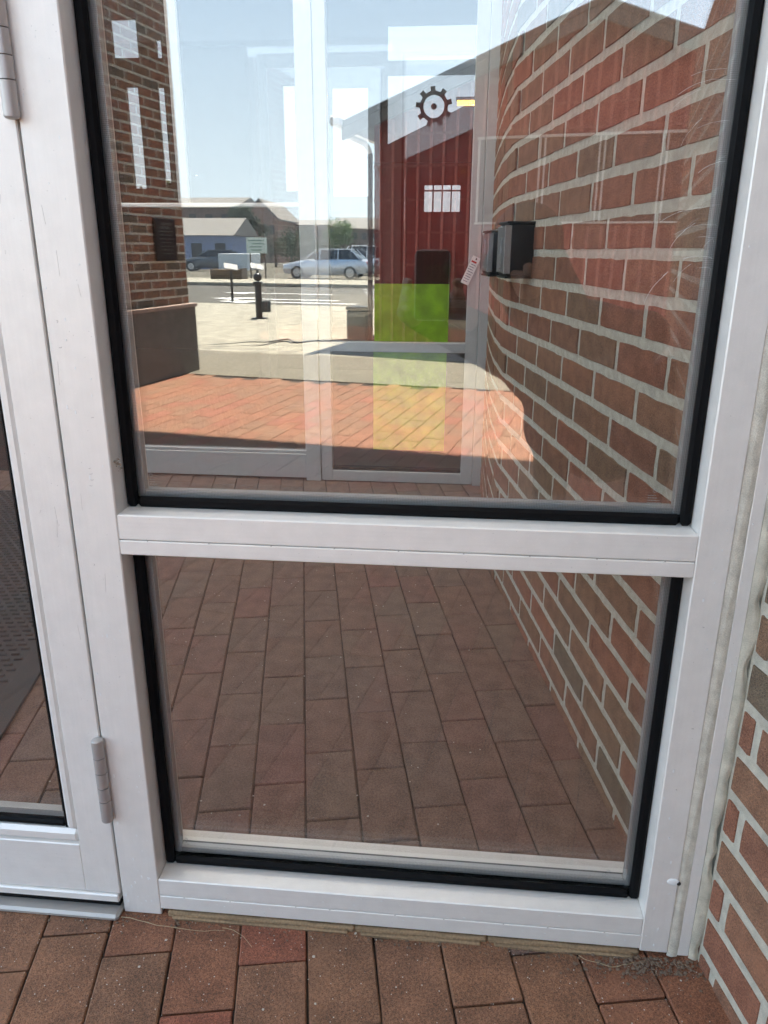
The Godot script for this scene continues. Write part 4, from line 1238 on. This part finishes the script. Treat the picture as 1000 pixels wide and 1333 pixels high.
func litter() -> void:
	# dirt and bits at the foot of the jamb and along the sill
	var d := begin()
	for i in 650:
		var x := 0.31 + rng.randfn() * 0.055
		var z := 0.004 + absf(rng.randfn()) * 0.020
		if x > 0.385 + 0.2 * z:
			continue
		add_box(d, Vector3(x, 0.0006 + rng.randf() * 0.0025, z), Vector3(1, 0.55, 1.2) * (0.0008 + 0.0042 * pow(rng.randf(), 3.0)), 0.0007, 0.0005, Basis(Vector3.UP, rng.randf() * TAU))
	for i in 420:
		add_box(d, Vector3(rng.randf_range(-0.62, 0.34), 0.0005, 0.004 + absf(rng.randfn()) * 0.012), Vector3.ONE * rng.randf_range(0.0008, 0.003), 0.0005, 0.0004, Basis(Vector3.UP, rng.randf() * TAU))
	var o := put("crumbled_dirt", done(d), mat(0.17, 0.12, 0.085, 0.95))
	o.set_meta("kind", "stuff")
	tag(o, "dark crumbled dirt gathered along the sill and jamb foot", "dirt")
	var s := begin()
	for i in 420:
		var z := rng.randf_range(0.0, 0.17)
		var x := rng.randf_range(-0.75, 0.38)
		var r := rng.randf_range(0.0003, 0.0009) * (2.2 if rng.randf() < 0.03 else 1.0)
		add_box(s, Vector3(x, 0.0008, z), Vector3(r * 2, r, r * 2), r * 0.4, r * 0.2)
	for i in 160:
		var z := rng.randf_range(-1.6, -0.13)
		var r := rng.randf_range(0.0006, 0.0018)
		add_box(s, Vector3(rng.randf_range(-0.8, 0.1), 0.0012, z), Vector3(r * 2, r, r * 2), r * 0.4, r * 0.2)
	var o2 := put("pale_grit", done(s), mat(0.5, 0.46, 0.40, 0.9))
	o2.set_meta("kind", "stuff")
	tag(o2, "pale sand grit scattered over the brick pavers", "grit")
	var straw := mat(0.40, 0.32, 0.2, 0.9)
	var c1 := []
	for i in 12:
		var u := i / 11.0
		c1.append(Vector3(-0.50 + 0.17 * u, 0.003 + 0.002 * sin(u * 5), 0.012 + 0.014 * sin(u * 2.6) + rng.randf_range(-0.0015, 0.0015)))
	tag(tube("straw", c1, 0.0006, straw, null, 5, 0.0003), "long dry straw lying beside the foot of the aluminium post", "straw")
	var c2 := []
	for i in 10:
		var u := i / 9.0
		c2.append(Vector3(-0.335 + 0.055 * u, 0.0025, 0.016 + 0.03 * u * u + rng.randf_range(-0.001, 0.001)))
	tag(tube("straw", c2, 0.0005, straw, null, 5, 0.0003), "short curved straw on the paver below the sill", "straw")
	var c3 := []
	for i in 10:
		var u := i / 9.0
		c3.append(Vector3(0.21 + 0.08 * u, 0.0035, 0.014 + 0.012 * sin(u * 3.0) + rng.randf_range(-0.002, 0.002)))
	tag(tube("straw", c3, 0.0005, straw, null, 5, 0.0003), "dry straw across the dirt at the right jamb foot", "straw")
	var web := begin()
	for i in 14:
		var q := Vector3(-0.4388 + rng.randf_range(0.001, 0.006), 0.735 + rng.randf_range(-0.008, 0.012), -0.014 + rng.randf_range(-0.005, 0.005))
		add_box(web, q, Vector3.ONE * rng.randf_range(0.001, 0.003), 0.0006, 0.0005, Basis.from_euler(Vector3(rng.randf(), rng.randf(), rng.randf()) * 3.0))
	tag(put("web_clump", done(web), mat(0.30, 0.25, 0.2, 0.95)), "tiny dusty web clump stuck on the post's inner side", "cobweb")

func _ready() -> void:
	rng.seed = 20240611
	var cam := Camera3D.new()
	cam.name = "camera"
	cam.fov = 67.367
	cam.near = 0.02
	cam.far = 1500.0
	cam.transform = Transform3D(Basis(Vector3(0.99536, 0.00418, -0.09615), Vector3(-0.03482, 0.94701, -0.31932), Vector3(0.08972, 0.32118, 0.94276)), Vector3(0, 1.0, 0.9127))
	add_child(cam)
	cam.current = true
	var env := Environment.new()
	env.background_mode = Environment.BG_SKY
	var sky := ProceduralSkyMaterial.new()
	sky.sky_top_color = Color(0.37, 0.555, 0.735)
	sky.sky_horizon_color = Color(0.84, 0.895, 0.905)
	sky.sky_curve = 0.25
	sky.sky_energy_multiplier = 0.80
	sky.ground_bottom_color = Color(0.35, 0.33, 0.30)
	sky.ground_horizon_color = Color(0.6, 0.6, 0.58)
	sky.sun_angle_max = 18.0
	sky.sun_curve = 0.12
	var wisps := noise(FastNoiseLite.TYPE_SIMPLEX, 0.011, 5, 31).get_seamless_image(1024, 512, false, false, 0.15, true)
	wisps.convert(Image.FORMAT_RGBA8)
	for y in 512:
		for x in 1024:
			var v := wisps.get_pixel((x + y / 3) % 1024, (y * 3) % 512).r
			wisps.set_pixel(x, y, Color(1, 1, 1, clampf((v - 0.45) * 0.5, 0.0, 0.16)))
	sky.sky_cover = ImageTexture.create_from_image(wisps)
	sky.sky_cover_modulate = Color(0.8, 0.8, 0.8, 0.8)
	env.sky = Sky.new()
	env.sky.sky_material = sky
	env.background_energy_multiplier = 1.0
	env.tonemap_mode = Environment.TONE_MAPPER_LINEAR
	env.tonemap_exposure = 8.0
	env.fog_enabled = true
	env.fog_density = 0.0008
	env.fog_light_color = Color(0.9, 0.95, 1.0)
	env.sdfgi_enabled = true
	env.ssao_enabled = true
	env.ssil_enabled = true
	var we := WorldEnvironment.new()
	we.name = "environment"
	we.environment = env
	add_child(we)
	var sun := DirectionalLight3D.new()
	sun.name = "sun"
	sun.light_color = Color(1.0, 0.95, 0.87)
	sun.light_energy = 1.6
	sun.light_angular_distance = 0.5
	sun.shadow_enabled = true
	sun.look_at_from_position(Vector3(0.055, 0.914, 0.40), Vector3.ZERO)
	add_child(sun)
	make_textures()
	make_materials()
	grounds()
	building()
	vestibule()
	lobby()
	storefront()
	entrance_door()
	brick_pier()
	barn()
	across_road()
	photographer()
	litter()
